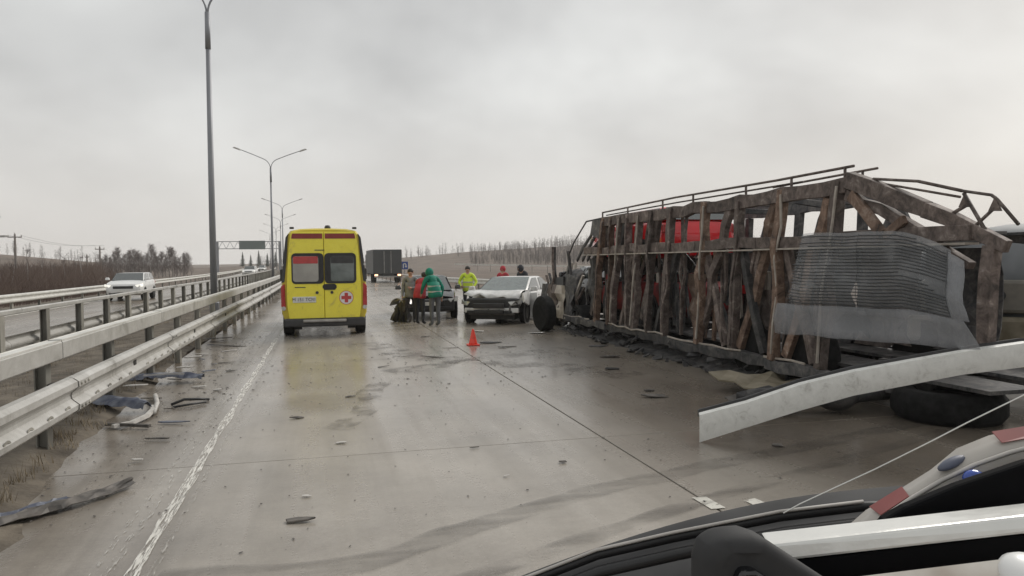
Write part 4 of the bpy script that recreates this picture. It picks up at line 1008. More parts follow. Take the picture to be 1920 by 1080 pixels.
# front overhang with folded ramp
rail('front_hoop', [(XN, 17.9, 1.85), (XN, 17.45, 2.2), (XN, 16.55, 2.66), (XN, 15.5, 2.68)], .02, 'rust_dark')
rail('front_hoop', [(XF, 17.9, 1.85), (XF, 17.45, 2.2), (XF, 16.55, 2.66), (XF, 15.5, 2.68)], .02, 'rust_dark')
for k in range(5):
    cb('ramp_bar', (XN + .1 + k * .12, 16.15 - k * .08, 2.6 - k * .03), (XN + .05 + k * .1, 17.35 - k * .08, 1.75), .04, .08, 'rust_dark', up=(0, 1, 0))
m = MB(); m.prism([Vector((0, 15.6, 2.66)), Vector((0, 16.1, 2.66)), Vector((0, 16.25, 2.35)), Vector((0, 15.6, 2.2))], (XN - .02, 0, 0), (XN + .03, 0, 0)); relbuild(m, 'gusset', 'rust_dark', ct)
# sloping tail
for x in (XN,):
    cb('tail_beam', (x, 7.55, 2.66), (x, 6.37, 2.235), .12, .17, 'rust'); cb('tail_beam', (x, 6.38, 2.235), (x, 5.45, 1.83), .12, .17, 'rust', h2=.11, w2=.08)
    cb('tail_strut', (x + .02, 7.58, 2.49), (x + .02, 6.8, 2.16), .10, .13, 'rust'); cb('tail_strut', (x + .02, 6.81, 2.16), (x + .02, 5.85, 1.66), .10, .13, 'rust', h2=.07)
    cb('tail_brace', (x - .06, 7.45, 2.48), (x - .06, 6.93, 2.0), .06, .13, 'rust_warm', up=(0, 1, 0)); cb('tail_brace', (x - .05, 6.62, 2.15), (x - .05, 6.92, 1.98), .06, .1, 'rust_warm', up=(0, 1, 0))
    cb('tail_post', (x + .02, 5.62, 1.85), (x + .02, 5.68, .92), .10, .13, 'rust', up=(0, 1, 0))
    rail('tail_rail', [(x, 7.15, 2.63), (x, 6.5, 2.535), (x, 5.95, 2.385)], .018); rail('tail_rail', [(x + .03, 7.1, 2.58), (x + .03, 6.0, 2.33)], .014)
    rail('tail_rail', [(x, 5.95, 2.385), (x, 5.62, 2.315), (x, 5.56, 2.27), (x, 5.34, 2.03)], .016)
    rail('tail_bracket', [(x, 5.93, 2.36), (x, 5.62, 1.90)], .018); rail('tail_bracket', [(x, 5.90, 2.24), (x, 6.14, 2.14)], .018); rail('tail_bracket', [(x, 5.58, 2.20), (x, 5.82, 2.02)], .016)
    for y, z in ((5.91, 2.28), (5.575, 2.22)):
        m = MB(); m.prism([Vector((0, y + .07, z - .05)), Vector((0, y - .06, z - .06)), Vector((0, y, z + .08))], (x - .012, 0, 0), (x + .012, 0, 0)); relbuild(m, 'gusset', 'rust', ct)
# trailer wheels under the sill
for y in (8.6, 9.9):
    for x, s in ((XN + .25, -1), (XF - .25, 1)):
        m = MB(); m.lathe([(.3, -.14), (.43, -.14), (.46, -.1), (.46, .1), (.43, .14), (.3, .14)], (x, y, .46), 'X', 22); t_ = relbuild(m, 'wheel', 'tyre', ct)
        m = MB(); m.lathe([(.29, s * -.05), (.28, s * .1), (.12, s * .07), (.05, s * .12)], (x, y, .46), 'X', 18); o = m.build('rim', 'rim_dark', t_, world=False); o.location = -Vector(ct.location)
# burnt rubble added to darken the ground under and along the trailer (uncountable)
m = MB(); nY, nX = 70, 14; vs = []
for a in range(nY):
    for b in range(nX):
        y = 18.4 - a * .155; x = 5.75 + b * .2; e = min(1, b / 2.5, (nX - 1 - b) / 3, a / 4, (nY - 1 - a) / 4)
        vs.append((x + .05 * mnoise.noise((x * 5, y * 5, 3)), y, -.02 + max(0, e) * (.10 + .20 * abs(mnoise.noise((x * 1.7, y * 1.3, 6))) + .10 * mnoise.noise((x * 6, y * 6, 1)))))
m.add(vs, [(a * nX + b, a * nX + b + 1, (a + 1) * nX + b + 1, (a + 1) * nX + b) for a in range(nY - 1) for b in range(nX - 1)])
for _ in range(500):
    x, y = rc.uniform(5.6, 8.2), rc.uniform(8, 18.3); s = rc.uniform(.03, .14); m.box((x, y, .10 + .15 * rc.random() if x > 5.9 else .03), (s * 2, s, s * .3), (rc.uniform(-.6, .6), rc.uniform(-.6, .6), rc.uniform(0, 3)))
o = m.build('burnt_rubble', 'rust_dark'); o['kind'] = 'stuff'; tag(o, 'charred rubble heaped on the road under the car carrier', 'rubble')
# ------------------------------------------------------------------ burnt tractor unit in front of the trailer
tr = thing('tractor_unit', 'charred crushed lorry tractor unit at the head of the car carrier', 'lorry', (7.2, 19.0, 0), R(90))
tr.scale = (1, 1, .72)
m = MB(); rows = []
for x, k, zt in ((-1.1, .96, 2.0), (-.7, 1.0, 2.15), (.3, .98, 2.05), (.95, .9, 1.75), (1.25, .78, 1.2)):
    rows.append([Vector((x + .06 * rc.uniform(-1, 1), sy * 1.12 * k + .05 * rc.uniform(-1, 1), z)) for sy, z in ((-.9, .55), (-1, 1.1), (-.93, zt * .9), (-.75, zt), (.75, zt), (.93, zt * .9), (1, 1.1), (.9, .55))])
m.loft(rows); o = m.build('cab', 'rust_dark', tr, bevel=.03)
for s in (-1, 1):
    m = MB(); m.prism([Vector((-.5, 0, 1.3)), Vector((.45, 0, 1.3)), Vector((.3, 0, 1.8)), Vector((-.5, 0, 1.85))], (0, s * 1.14, 0), (0, s * 1.10, 0)); m.build('window', 'black', tr)
    wheel(tr, (.35, s * 1.05, .46), .46, .3, 'Y', 'rim_dark', s)
    wheel(tr, (-1.7, s * 1.0, .46), .46, .45, 'Y', 'rim_dark', s)
    m = MB(); m.box((-.1, s * 1.2, .62), (.9, .05, .35), (R(6) * s, 0, 0)); m.build('side_panel', 'rust_pale', tr, bevel=.02)
m = MB(); m.box((-1.2, 0, .7), (2.6, .9, .22)); m.build('chassis', 'rust_dark', tr)
m = MB(); m.box((1.3, 0, .7), (.2, 2.1, .3), (0, R(8), R(4))); m.build('bumper', 'rust', tr, bevel=.03)
for k in range(22):
    m = MB(); x = rc.uniform(-1.6, 1.3); y = 1.15 + rc.uniform(-.25, .15); m.bent((x, y, rc.uniform(.1, .5)), (x + rc.uniform(-.7, .7), y - rc.uniform(-.1, .5), rc.uniform(1.3, 3.0)), .05, rc.uniform(.05, .11), (1, 0, 0), .06, 6, k); m.build('bent_bar', rc.choice(('rust', 'rust_dark', 'rust_dark', 'rust_pale')), tr)
for k in range(4):
    m = MB(); rows = [[Vector((-1.5 + k * .7 + q * .16 + .1 * mnoise.noise((i, q, k)), 1.22 + .12 * mnoise.noise((i * .8, q * .8, k + 4)), .35 + i * .3)) for q in range(5)] for i in range(5)]
    m.loft(rows, cap=False, closed=False); o = m.build('torn_sheet', ('rust_dark', 'rust_pale', 'rust', 'rust_dark')[k], tr); s_ = o.modifiers.new('t', 'SOLIDIFY'); s_.thickness = .012
lw = thing('loose_wheel', 'big lorry wheel standing between the white saloon and the carrier', 'wheel', (5.34, 17.85, 0), R(10))
wheel(lw, (0, 0, .44), .44, .28, 'X', 'rim_dark', -1, name='tyre')
# ------------------------------------------------------------------ cars on the carrier
ra = thing('loaded_car', 'bright red car on the upper deck of the car carrier', 'car', (7.12, 15.2, 1.50), R(90)); car(ra, 4.1, 1.7, 1.34, 'red_paint', True, screen='glass')
rb_ = thing('loaded_car', 'red car on the lower deck of the car carrier below the other red one', 'car', (7.08, 14.7, .43), R(90)); car(rb_, 3.9, 1.68, 1.10, 'red_sooty', False, screen='glass')
bk = thing('loaded_car', 'burnt black car at the front of the carrier lower deck', 'car', (7.1, 18.35, .43), R(90)); car(bk, 3.2, 1.66, 1.22, 'black_gloss', False, rim='rim_dark')
# ------------------------------------------------------------------ ruled paper's windscreen reflection as a grey cover hanging over the rear of the carrier
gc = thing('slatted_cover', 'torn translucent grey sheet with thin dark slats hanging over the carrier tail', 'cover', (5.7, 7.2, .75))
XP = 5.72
def reflection_pt(u, v):
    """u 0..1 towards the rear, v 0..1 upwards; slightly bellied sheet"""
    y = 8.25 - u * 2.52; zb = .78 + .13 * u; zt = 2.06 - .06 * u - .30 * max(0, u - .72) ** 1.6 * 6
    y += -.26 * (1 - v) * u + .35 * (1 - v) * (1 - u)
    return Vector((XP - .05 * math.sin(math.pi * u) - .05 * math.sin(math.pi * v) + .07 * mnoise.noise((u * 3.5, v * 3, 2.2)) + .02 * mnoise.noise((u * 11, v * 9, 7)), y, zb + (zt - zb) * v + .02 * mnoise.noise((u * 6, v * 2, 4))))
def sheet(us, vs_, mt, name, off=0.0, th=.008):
    m = MB(); rows = [[reflection_pt(u, v) + Vector((off, 0, 0)) for u in us] for v in vs_]; m.loft(rows, cap=False, closed=False)
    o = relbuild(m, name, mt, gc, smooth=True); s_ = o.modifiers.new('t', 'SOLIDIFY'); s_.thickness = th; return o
sheet(np.linspace(.10, .965, 14), np.linspace(.31, 1, 10), 'tarp', 'sheet')  # paper reflection, built as a sheet
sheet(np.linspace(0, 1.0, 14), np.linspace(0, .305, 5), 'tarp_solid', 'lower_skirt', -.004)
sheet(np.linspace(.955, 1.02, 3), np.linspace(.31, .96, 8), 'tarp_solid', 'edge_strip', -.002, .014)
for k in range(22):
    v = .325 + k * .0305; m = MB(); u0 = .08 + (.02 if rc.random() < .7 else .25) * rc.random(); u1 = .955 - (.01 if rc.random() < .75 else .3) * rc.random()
    m.tube([reflection_pt(u, v) + Vector((-.012, 0, 0)) for u in np.linspace(u0, u1, 9)], .0055, 4); relbuild(m, 'slat', 'slat', gc)
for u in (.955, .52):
    m = MB(); m.tube([reflection_pt(u, v) + Vector((-.016, 0, 0)) for v in np.linspace(.32, .98, 7)], .005 if u > .9 else .003, 4); relbuild(m, 'upright', 'slat', gc)
# ------------------------------------------------------------------ white curved windscreen reflection, built as a band over an added wheel
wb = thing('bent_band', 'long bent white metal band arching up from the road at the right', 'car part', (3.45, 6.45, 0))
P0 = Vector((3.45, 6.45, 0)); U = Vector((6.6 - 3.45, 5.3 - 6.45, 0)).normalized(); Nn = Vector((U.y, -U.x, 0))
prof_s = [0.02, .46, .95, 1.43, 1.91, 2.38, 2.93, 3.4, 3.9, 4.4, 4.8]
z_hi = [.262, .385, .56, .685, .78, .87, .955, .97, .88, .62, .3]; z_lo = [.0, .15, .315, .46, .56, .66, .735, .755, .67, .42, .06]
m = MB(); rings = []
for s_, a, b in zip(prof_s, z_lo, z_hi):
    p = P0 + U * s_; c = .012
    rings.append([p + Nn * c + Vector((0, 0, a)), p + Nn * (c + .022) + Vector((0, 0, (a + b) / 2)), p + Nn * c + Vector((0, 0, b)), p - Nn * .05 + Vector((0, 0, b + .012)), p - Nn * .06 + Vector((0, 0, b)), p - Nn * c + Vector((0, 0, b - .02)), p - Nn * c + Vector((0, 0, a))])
m.loft(rings); o = relbuild(m, 'band', 'white_band', wb, smooth=True); o.data.set_sharp_from_angle(angle=R(40))  # white windscreen reflection, built as a band
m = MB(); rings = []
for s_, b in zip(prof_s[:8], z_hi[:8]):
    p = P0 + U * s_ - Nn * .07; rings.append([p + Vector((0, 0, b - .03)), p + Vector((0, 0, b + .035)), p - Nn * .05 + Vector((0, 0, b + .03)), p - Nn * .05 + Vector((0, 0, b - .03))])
m.loft(rings); relbuild(m, 'rubber_seal', 'charcoal', wb)  # dark edge above the white reflection, added as a strip
fw = thing('torn_off_wheel', 'black lorry wheel lying flat under the bent white band', 'wheel', (6.55, 6.65, 0))
m = MB(); m.lathe([(.30, .02), (.50, .0), (.56, .08), (.56, .24), (.50, .32), (.34, .32), (.31, .26), (.30, .02)], n=28); m.build('tyre', 'tyre', fw, smooth=True)  # black oval of a reflection, given the shape of an added wheel
m = MB(); m.lathe([(.3, .1), (.3, .25), (.2, .16), (.08, .2), (.02, .2)], n=20); m.build('rim', 'rim_dark', fw)  # rim of the wheel added for the oval reflection
ax = thing('axle_remains', 'dark crushed axle housing lying beside the flat wheel', 'car part', (5.3, 7.3, 0), R(-12))
m = MB(); m.tube([(-.7, 0, .18), (.2, .05, .2), (.9, 0, .22)], [.1, .13, .08], 10); m.build('axle_tube', 'rust_dark', ax, smooth=True)
m = MB(); m.blob((.3, 0, .22), (.25, .2, .2)); m.build('differential', 'rust_dark', ax, smooth=True)
m = MB(); m.box((-.45, .1, .12), (.5, .5, .18), (R(8), R(-6), R(20))); m.build('bracket', 'rust_dark', ax, bevel=.03)
# crushed panel on the road below the paper reflection
cp = thing('crushed_panel', 'muddy crushed body panel on the road under the grey slatted sheet', 'car part', (6.1, 8.7, 0), R(15))
m = MB(); rows = []
for i in range(6): rows.append([Vector((-1.0 + q * .33 + .05 * rc.uniform(-1, 1), -.45 + i * .2, .10 + .16 * mnoise.noise((q * .8, i * .7, 4)) + .10 * (i / 5))) for q in range(7)])
m.loft(rows, cap=False, closed=False); o = m.build('panel', 'olive', cp); s_ = o.modifiers.new('t', 'SOLIDIFY'); s_.thickness = .02
m = MB(); m.beam((-1.0, -.5, .1), (1.0, -.55, .16), .05, .05); m.build('edge_strip', 'rust_pale', cp)
# ------------------------------------------------------------------ grey covered wreck right of the carrier tail
gw = thing('covered_wreck', 'slate grey domed wreck with a beige panel and round dark lamps at the right edge', 'car', (9.9, 8.1, 0), R(-48))
m = MB(); rows = []
for x, w, z in ((-1.9, .6, 1.75), (-1.5, .85, 2.05), (-.7, .98, 2.26), (.3, 1.0, 2.24), (1.2, .92, 2.05), (1.7, .7, 1.7)):
    rows.append([Vector((x, -w, .35)), Vector((x, -w * 1.05, 1.1)), Vector((x, -w * .92, z * .86)), Vector((x, -w * .55, z * .97)), Vector((x, 0, z)), Vector((x, w * .55, z * .97)), Vector((x, w * .92, z * .86)), Vector((x, w * 1.05, 1.1)), Vector((x, w, .35))])
m.loft(rows); o = m.build('shell', 'grey_cover', gw, smooth=True); s_ = o.modifiers.new('s', 'SUBSURF'); s_.levels = 1; s_.render_levels = 1
m = MB(); m.box((-.7, -1.10, 1.22), (1.9, .14, .44), (R(-4), 0, 0)); pn = m.build('lamp_panel', 'beige', gw, bevel=.05)
for x in (-1.05, -.72, -.3):
    m = MB(); m.lathe([(.06, -.03), (.06, .02), (.04, .03)], (x, -1.185, 1.24), 'Y', 16); m.build('round_lamp', 'charcoal', pn)
m = MB(); m.box((-.6, -1.15, .78), (2.4, .12, .36)); m.build('bumper', 'olive', gw, bevel=.06)
m = MB(); m.box((-.4, -1.05, .4), (2.4, .12, .4)); m.build('skirt', 'olive', gw, bevel=.04)
for s in (-1, 1): wheel(gw, (s * 1.1, -.85, .36), .36, .22, 'Y', 'rim_dark', -1)

# ------------------------------------------------------------------ people
def person(label, loc, rz, J, mats, scale=1.0, hood=None, hair=True, vest=None, strip=None):
    """J: joint name -> (x right, y forward, z up) for a 1.7 m figure; built with a skin surface as one body"""
    t = thing('person', label, 'person', loc, rz); t.scale = (scale,) * 3
    D = dict(pelvis=(0, 0, .93), waist=(0, .0, 1.08), chest=(0, .0, 1.30), collar=(0, .0, 1.44), neck=(0, .01, 1.50), jaw=(0, .035, 1.555), head=(0, .02, 1.63), crown=(0, .01, 1.69),
             hipR=(.10, 0, .90), kneeR=(.11, .03, .49), ankR=(.11, .0, .09), toeR=(.12, .14, .035), shR=(.185, 0, 1.41), elR=(.25, -.02, 1.13), wrR=(.26, .07, .90), haR=(.26, .09, .84),
             hipL=(-.10, 0, .90), kneeL=(-.11, .03, .49), ankL=(-.11, .0, .09), toeL=(-.12, .14, .035), shL=(-.185, 0, 1.41), elL=(-.25, -.02, 1.13), wrL=(-.26, .07, .90), haL=(-.26, .09, .84))
    D.update(J)
    rad = dict(pelvis=.155, waist=.145, chest=.165, collar=.10, neck=.055, jaw=.072, head=.088, crown=.06, hip=.098, knee=.066, ank=.05, toe=.042, sh=.078, el=.055, wr=.04, ha=.036)
    cls = dict(pelvis='low', waist='top', chest='top', collar='top', neck='skin', jaw='skin', head='skin', crown='skin', hip='low', knee='low', ank='low', toe='shoe', sh='top', el='top', wr='top', ha='skin')
    E_ = [('pelvis', 'waist'), ('waist', 'chest'), ('chest', 'collar'), ('collar', 'neck'), ('neck', 'jaw'), ('jaw', 'head'), ('head', 'crown')]
    for s in 'RL': E_ += [('pelvis', 'hip' + s), ('hip' + s, 'knee' + s), ('knee' + s, 'ank' + s), ('ank' + s, 'toe' + s), ('collar', 'sh' + s), ('sh' + s, 'el' + s), ('el' + s, 'wr' + s), ('wr' + s, 'ha' + s)]
    names = list(D); base_n = lambda n: n if n in rad else n[:-1]
    me = bpy.data.meshes.new('body'); me.from_pydata([D[n] for n in names], [(names.index(a), names.index(b)) for a, b in E_], [])
    o = bpy.data.objects.new('body', me); COL.objects.link(o)
    sk = o.modifiers.new('skin', 'SKIN'); sk.use_smooth_shade = True; ss = o.modifiers.new('sub', 'SUBSURF'); ss.levels = 2; ss.render_levels = 2
    for i, n in enumerate(names):
        r = rad[base_n(n)]; v = me.skin_vertices[0].data[i]; q = .78 if base_n(n) in ('pelvis', 'waist', 'chest') else 1
        v.radius = (r * q, r) if q != 1 else (r, r); v.use_root = n == 'pelvis'
    bpy.context.view_layer.update()
    nm = bpy.data.meshes.new_from_object(o.evaluated_get(bpy.context.evaluated_depsgraph_get())); bpy.data.objects.remove(o)
    nm.name = 'body'; keys = ['top', 'low', 'skin', 'shoe']
    nm.materials.clear()
    for k in keys: nm.materials.append(MT[mats[k]])
    segs_ = [(Vector(D[a]), Vector(D[b]), cls[base_n(a)], cls[base_n(b)]) for a, b in E_]
    for p in nm.polygons:
        c = p.center; best = 9; bc_ = 'top'
        for a, b, ca, cb_ in segs_:
            d = b - a; t_ = max(0, min(1, (c - a).dot(d) / d.length_squared)); dist = (c - (a + d * t_)).length
            if dist < best: best = dist; bc_ = ca if t_ < .55 else cb_
        p.material_index = keys.index(bc_); p.use_smooth = True
    ob = bpy.data.objects.new('body', nm); COL.objects.link(ob); ob.parent = t
    hd = Vector(D['head']); fw_ = (Vector(D['jaw']) - Vector(D['neck'])); fw_.z = 0
    fdir = Vector((fw_.x, fw_.y, 0)).normalized() if fw_.length > .005 else Vector((0, 1, 0))
    m = MB(); m.blob(hd + fdir * .098 + Vector((0, 0, -.012)), (.014, .016, .024), n=6, m=5); m.build('nose', 'skin', t, smooth=True)
    sd_ = Vector((fdir.y, -fdir.x, 0))
    for s in (-1, 1):
        m = MB(); m.blob(hd + sd_ * s * .092 + Vector((0, 0, -.005)), (.014, .02, .032), n=6, m=5); m.build('ear', 'skin', t, smooth=True)
        m = MB(); m.blob(hd + fdir * .084 + sd_ * s * .032 + Vector((0, 0, .012)), (.011, .009, .008), n=6, m=5); m.build('eye', 'hair', t, smooth=True)
    m = MB(); m.box(hd + fdir * .082 + Vector((0, 0, -.055)), (.045, .012, .008)); m.build('mouth', 'red_stripe', t)
    if hair and not hood:
        m = MB(); m.blob(hd - fdir * .022 + Vector((0, 0, .028)), (.099, .102, .092), n=14, m=8); m.build('hair', 'hair', t, smooth=True)
    if hood:
        m = MB(); m.blob(hd - fdir * .03 + Vector((0, 0, .01)), (.118, .125, .135), n=14, m=8); m.build('hood', hood, t, smooth=True)
    # jacket hem: a loose skirt of cloth round the hips
    pv = Vector(D['pelvis']); ws = Vector(D['waist']); ch = Vector(D['chest']); m = MB(); rings = []
    for q, (c, rx__, ry__) in enumerate([(ch, .185, .145), (ws, .185, .15), (pv, .195, .165), (pv + Vector((0, 0, -.10)), .20, .17)]):
        rings.append([c + Vector((rx__ * math.cos(a), ry__ * math.sin(a), .012 * math.sin(3 * a))) for a in np.linspace(0, 2 * math.pi, 17)[:-1]])
    m.loft(rings, cap=False); o = m.build('jacket', vest if vest else mats['top'], t, smooth=True); s_ = o.modifiers.new('t', 'SOLIDIFY'); s_.thickness = .012
    if strip:
        for (c, rx__, ry__) in ((ws.lerp(ch, .35), .20, .163), (ws.lerp(pv, .6), .208, .174)):
            m = MB(); ring_ = [Vector((rx__ * math.cos(a), ry__ * math.sin(a), 0)) for a in np.linspace(0, 2 * math.pi, 17)[:-1]]
            m.loft([[c + p + Vector((0, 0, -.022)) for p in ring_], [c + p + Vector((0, 0, .022)) for p in ring_]], cap=False); m.build('reflective_strip', strip, t, smooth=True)
    # hands with separate fingers
    for s in 'RL':
        wv, hv = Vector(D['wr' + s]), Vector(D['ha' + s]); d = (hv - wv).normalized(); side = d.cross(Vector((1 if s == 'R' else -1, 0, .2))).normalized(); nrm = side.cross(d)
        m = MB(); m.beam(hv - d * .02, hv + d * .05, .075, .03, up=nrm)
        for f, ln in zip((-.028, -.009, .010, .028), (.062, .075, .072, .055)):
            a = hv + d * .05 + side * f; m.tube([a, a + d * ln * .5 + nrm * .006, a + d * ln + nrm * .022], [.0095, .009, .006], 5)
        a = hv - side * .035; m.tube([a, a + d * .03 - side * .025, a + d * .065 - side * .028 + nrm * .01], [.012, .011, .007], 5)
        m.build('hand', 'skin', t, smooth=True)
    return t
P_STAND = {}
bend = dict(waist=(0, .03, 1.07), chest=(0, .12, 1.26), collar=(0, .20, 1.37), neck=(0, .24, 1.42), jaw=(0, .30, 1.45), head=(0, .31, 1.52), crown=(0, .31, 1.585), shR=(.185, .18, 1.35), shL=(-.185, .18, 1.35),
            elR=(.24, .22, 1.08), wrR=(.22, .32, .88), haR=(.22, .34, .82), elL=(-.25, .26, 1.08), wrL=(-.18, .42, .95), haL=(-.16, .47, .92))
cm = lambda top, low='jeans', shoe='black': dict(top=top, low=low, skin='skin', shoe=shoe)
person('medic in a bright green hooded jacket seen from behind, head bowed', (2.95, 20.2, 0), R(25), dict(bend, elR=(.30, .06, 1.10), wrR=(.29, .10, .88), haR=(.29, .11, .81)), cm('teal'), .96, hood='teal', strip='scrap_pale')
person('person in a red jacket leaning beside the green-jacketed medic', (2.62, 20.95, 0), R(-40), dict(bend, wrR=(.15, .42, .78), haR=(.14, .45, .72)), cm('red_cloth', 'dark_cloth'), .9)
person('person in pale grey clothes standing left of the medic, facing us', (2.45, 21.6, 0), R(168), dict(elL=(-.22, .12, 1.15), wrL=(-.08, .24, 1.12), haL=(-.03, .27, 1.13)), cm('grey_cloth', 'dark_cloth'), .9)
person('officer in a yellow hi-vis vest left behind the white crashed car', (4.72, 24.7, 0), R(165), dict(elR=(.32, .02, 1.16), wrR=(.24, .18, 1.02), haR=(.2, .22, 1.0), elL=(-.32, .02, 1.16), wrL=(-.24, .18, 1.02), haL=(-.2, .22, 1.0)), cm('hivis', 'dark_cloth'), .92, vest='hivis', strip='scrap_pale')
person('person in a red hooded jacket behind the roof of the white crashed car', (6.32, 26.3, 0), R(150), {}, cm('red_cloth', 'dark_cloth'), .9, hood='red_cloth')
person('person in black jacket behind the rear of the white crashed car', (7.0, 25.6, 0), R(120), bend, cm('dark_cloth', 'dark_cloth'), .98, hood='dark_cloth')

# ------------------------------------------------------------------ debris on the road
def shard(name, label, cat, pts, th, mt, loc, rz, tilt=(0, 0), group=None):
    """irregular plate: outline in the local XY plane with thickness"""
    m = MB(); m.prism([Vector((x, y, 0)) for x, y in pts], (0, 0, 0), (0, 0, th)); o = m.build(name, mt, None, bevel=min(.006, th * .3), seg=1)
    o.location = loc; o.rotation_euler = (tilt[0], tilt[1], rz); return tag(o, label, cat, group)
rd = random.Random(23)
def ragged(l, w, n=10):
    pts = []
    for k in range(n):
        a = 2 * math.pi * k / n; r = rd.uniform(.45, 1.15); pts.append((l / 2 * math.cos(a) * r, w / 2 * math.sin(a) * r))
    return pts
def bent_strip(name, label, pts, w, th, mt, cat='debris'):
    if w > .1:                       # wide pieces are torn, dented shells with ragged edges
        P = [Vector(p) for p in pts]; n = 15; rows = []; sd_ = rd.random() * 50
        for i in range(n):
            t = i / (n - 1) * (len(P) - 1); q = min(int(t), len(P) - 2); p = P[q].lerp(P[q + 1], t - q); d = (P[q + 1] - P[q]).normalized(); s = Vector((-d.y, d.x, 0)).normalized()
            ww = w / 2 * (.55 + .45 * math.sin(math.pi * min(1, .12 + i / (n - 1) * .95))) * rd.uniform(.7, 1.25); row = []
            for k in range(6):
                v = k / 5 * 2 - 1; z = th * (1 - .8 * v * v) + .035 * mnoise.noise((i * .55, k * .8, sd_)) + (.02 * rd.uniform(-1, 1) if k in (0, 5) else 0)
                row.append(p + s * (v * ww) + Vector((.02 * mnoise.noise((i * .9, k, sd_ + 5)), 0, max(.004, z))))
            rows.append(row)
        m = MB(); m.loft(rows, cap=False, closed=False); o = m.build(name, mt); s_ = o.modifiers.new('t', 'SOLIDIFY'); s_.thickness = .006; return tag(o, label, cat)
    m = MB(); rings = []
    for i, p in enumerate(pts):
        p = Vector(p); d = (Vector(pts[min(i + 1, len(pts) - 1)]) - Vector(pts[max(0, i - 1)])).normalized(); s = Vector((-d.y, d.x, 0)).normalized() * w / 2 * rd.uniform(.7, 1.15)
        rings.append([p - s, p + s, p + s * .8 + Vector((0, 0, th)), p - s * .8 + Vector((0, 0, th))])
    m.loft(rings); return tag(m.build(name, mt, None), label, cat)
bent_strip('bumper_strip', 'long torn dark bumper strip at the lower left by the dirt', [(-2.35, 5.35, .02), (-2.15, 5.62, .035), (-1.95, 5.85, .02), (-1.8, 5.98, .04), (-1.62, 6.2, .02), (-1.5, 6.42, .03)], .17, .035, 'scrap')
bent_strip('bumper_strip', 'pale edged plastic strip lying along the torn bumper strip', [(-2.22, 5.75, .02), (-2.0, 5.98, .03), (-1.85, 6.12, .02)], .12, .02, 'blue_scrap')
bent_strip('bumper_piece', 'blue-grey bumper piece sticking out from under the guard rail', [(-2.75, 9.95, .06), (-2.45, 9.8, .09), (-2.15, 9.62, .07), (-2.03, 9.5, .06)], .24, .10, 'blue_scrap')
bent_strip('plastic_strip', 'bent grey strip hooked at the end of the blue-grey bumper piece', [(-2.02, 9.75, .03), (-1.96, 9.45, .04), (-1.96, 9.15, .03), (-2.05, 8.85, .02), (-2.2, 8.7, .02)], .06, .035, 'scrap_pale')
bent_strip('plastic_strip', 'brown strip lying at the foot of the hooked grey strip', [(-2.3, 8.85, .02), (-2.05, 8.7, .03), (-1.82, 8.62, .02)], .05, .03, 'scrap')
bent_strip('dark_bumper', 'dark bumper with a shiny rim across the shoulder edge', [(-2.75, 11.9, .05), (-2.4, 11.95, .09), (-2.05, 11.9, .07), (-1.75, 11.85, .05)], .3, .08, 'blue_scrap')
bent_strip('shiny_trim', 'thin shiny trim lying on the dark bumper', [(-2.55, 11.78, .14), (-2.2, 11.76, .15), (-2.0, 11.76, .14)], .05, .02, 'metal')
m = MB(); m.tube([(-2.15, 10.55, .05), (-2.0, 9.9, .06), (-1.93, 9.35, .04)], .028, 8); tag(m.build('metal_rod', 'scrap_pale', None, smooth=True), 'straight pale metal rod lying beside the blue-grey bumper piece', 'debris')
m = MB(); m.tube([(-1.85, 9.95, .02), (-1.72, 10.05, .06), (-1.55, 10.08, .05), (-1.45, 10.2, .02)], .018, 6); tag(m.build('rubber_hose', 'black', None, smooth=True), 'curled black rubber hose right of the pale rod', 'debris')
m = MB(); m.tube([(-1.8, 9.75, .02), (-1.62, 9.78, .04), (-1.45, 9.95, .03)], .014, 6); tag(m.build('rubber_hose', 'black', None, smooth=True), 'thin black cable in front of the curled hose', 'debris')
m = MB(); m.tube([Vector((-2.72 + .16 * math.cos(a), 12.3 + .1 * math.sin(a), .10 + .13 * math.sin(a))) for a in np.linspace(-.9, 2.6, 12)], .026, 6); tag(m.build('trim_ring', 'white_band', None, smooth=True), 'curved white trim ring under the guard rail', 'debris')
shard('plastic_shard', 'white pointed plastic shard near the trim ring', 'debris', ragged(.34, .12, 7), .02, 'scrap_pale', (-2.5, 11.1, .1), .2)
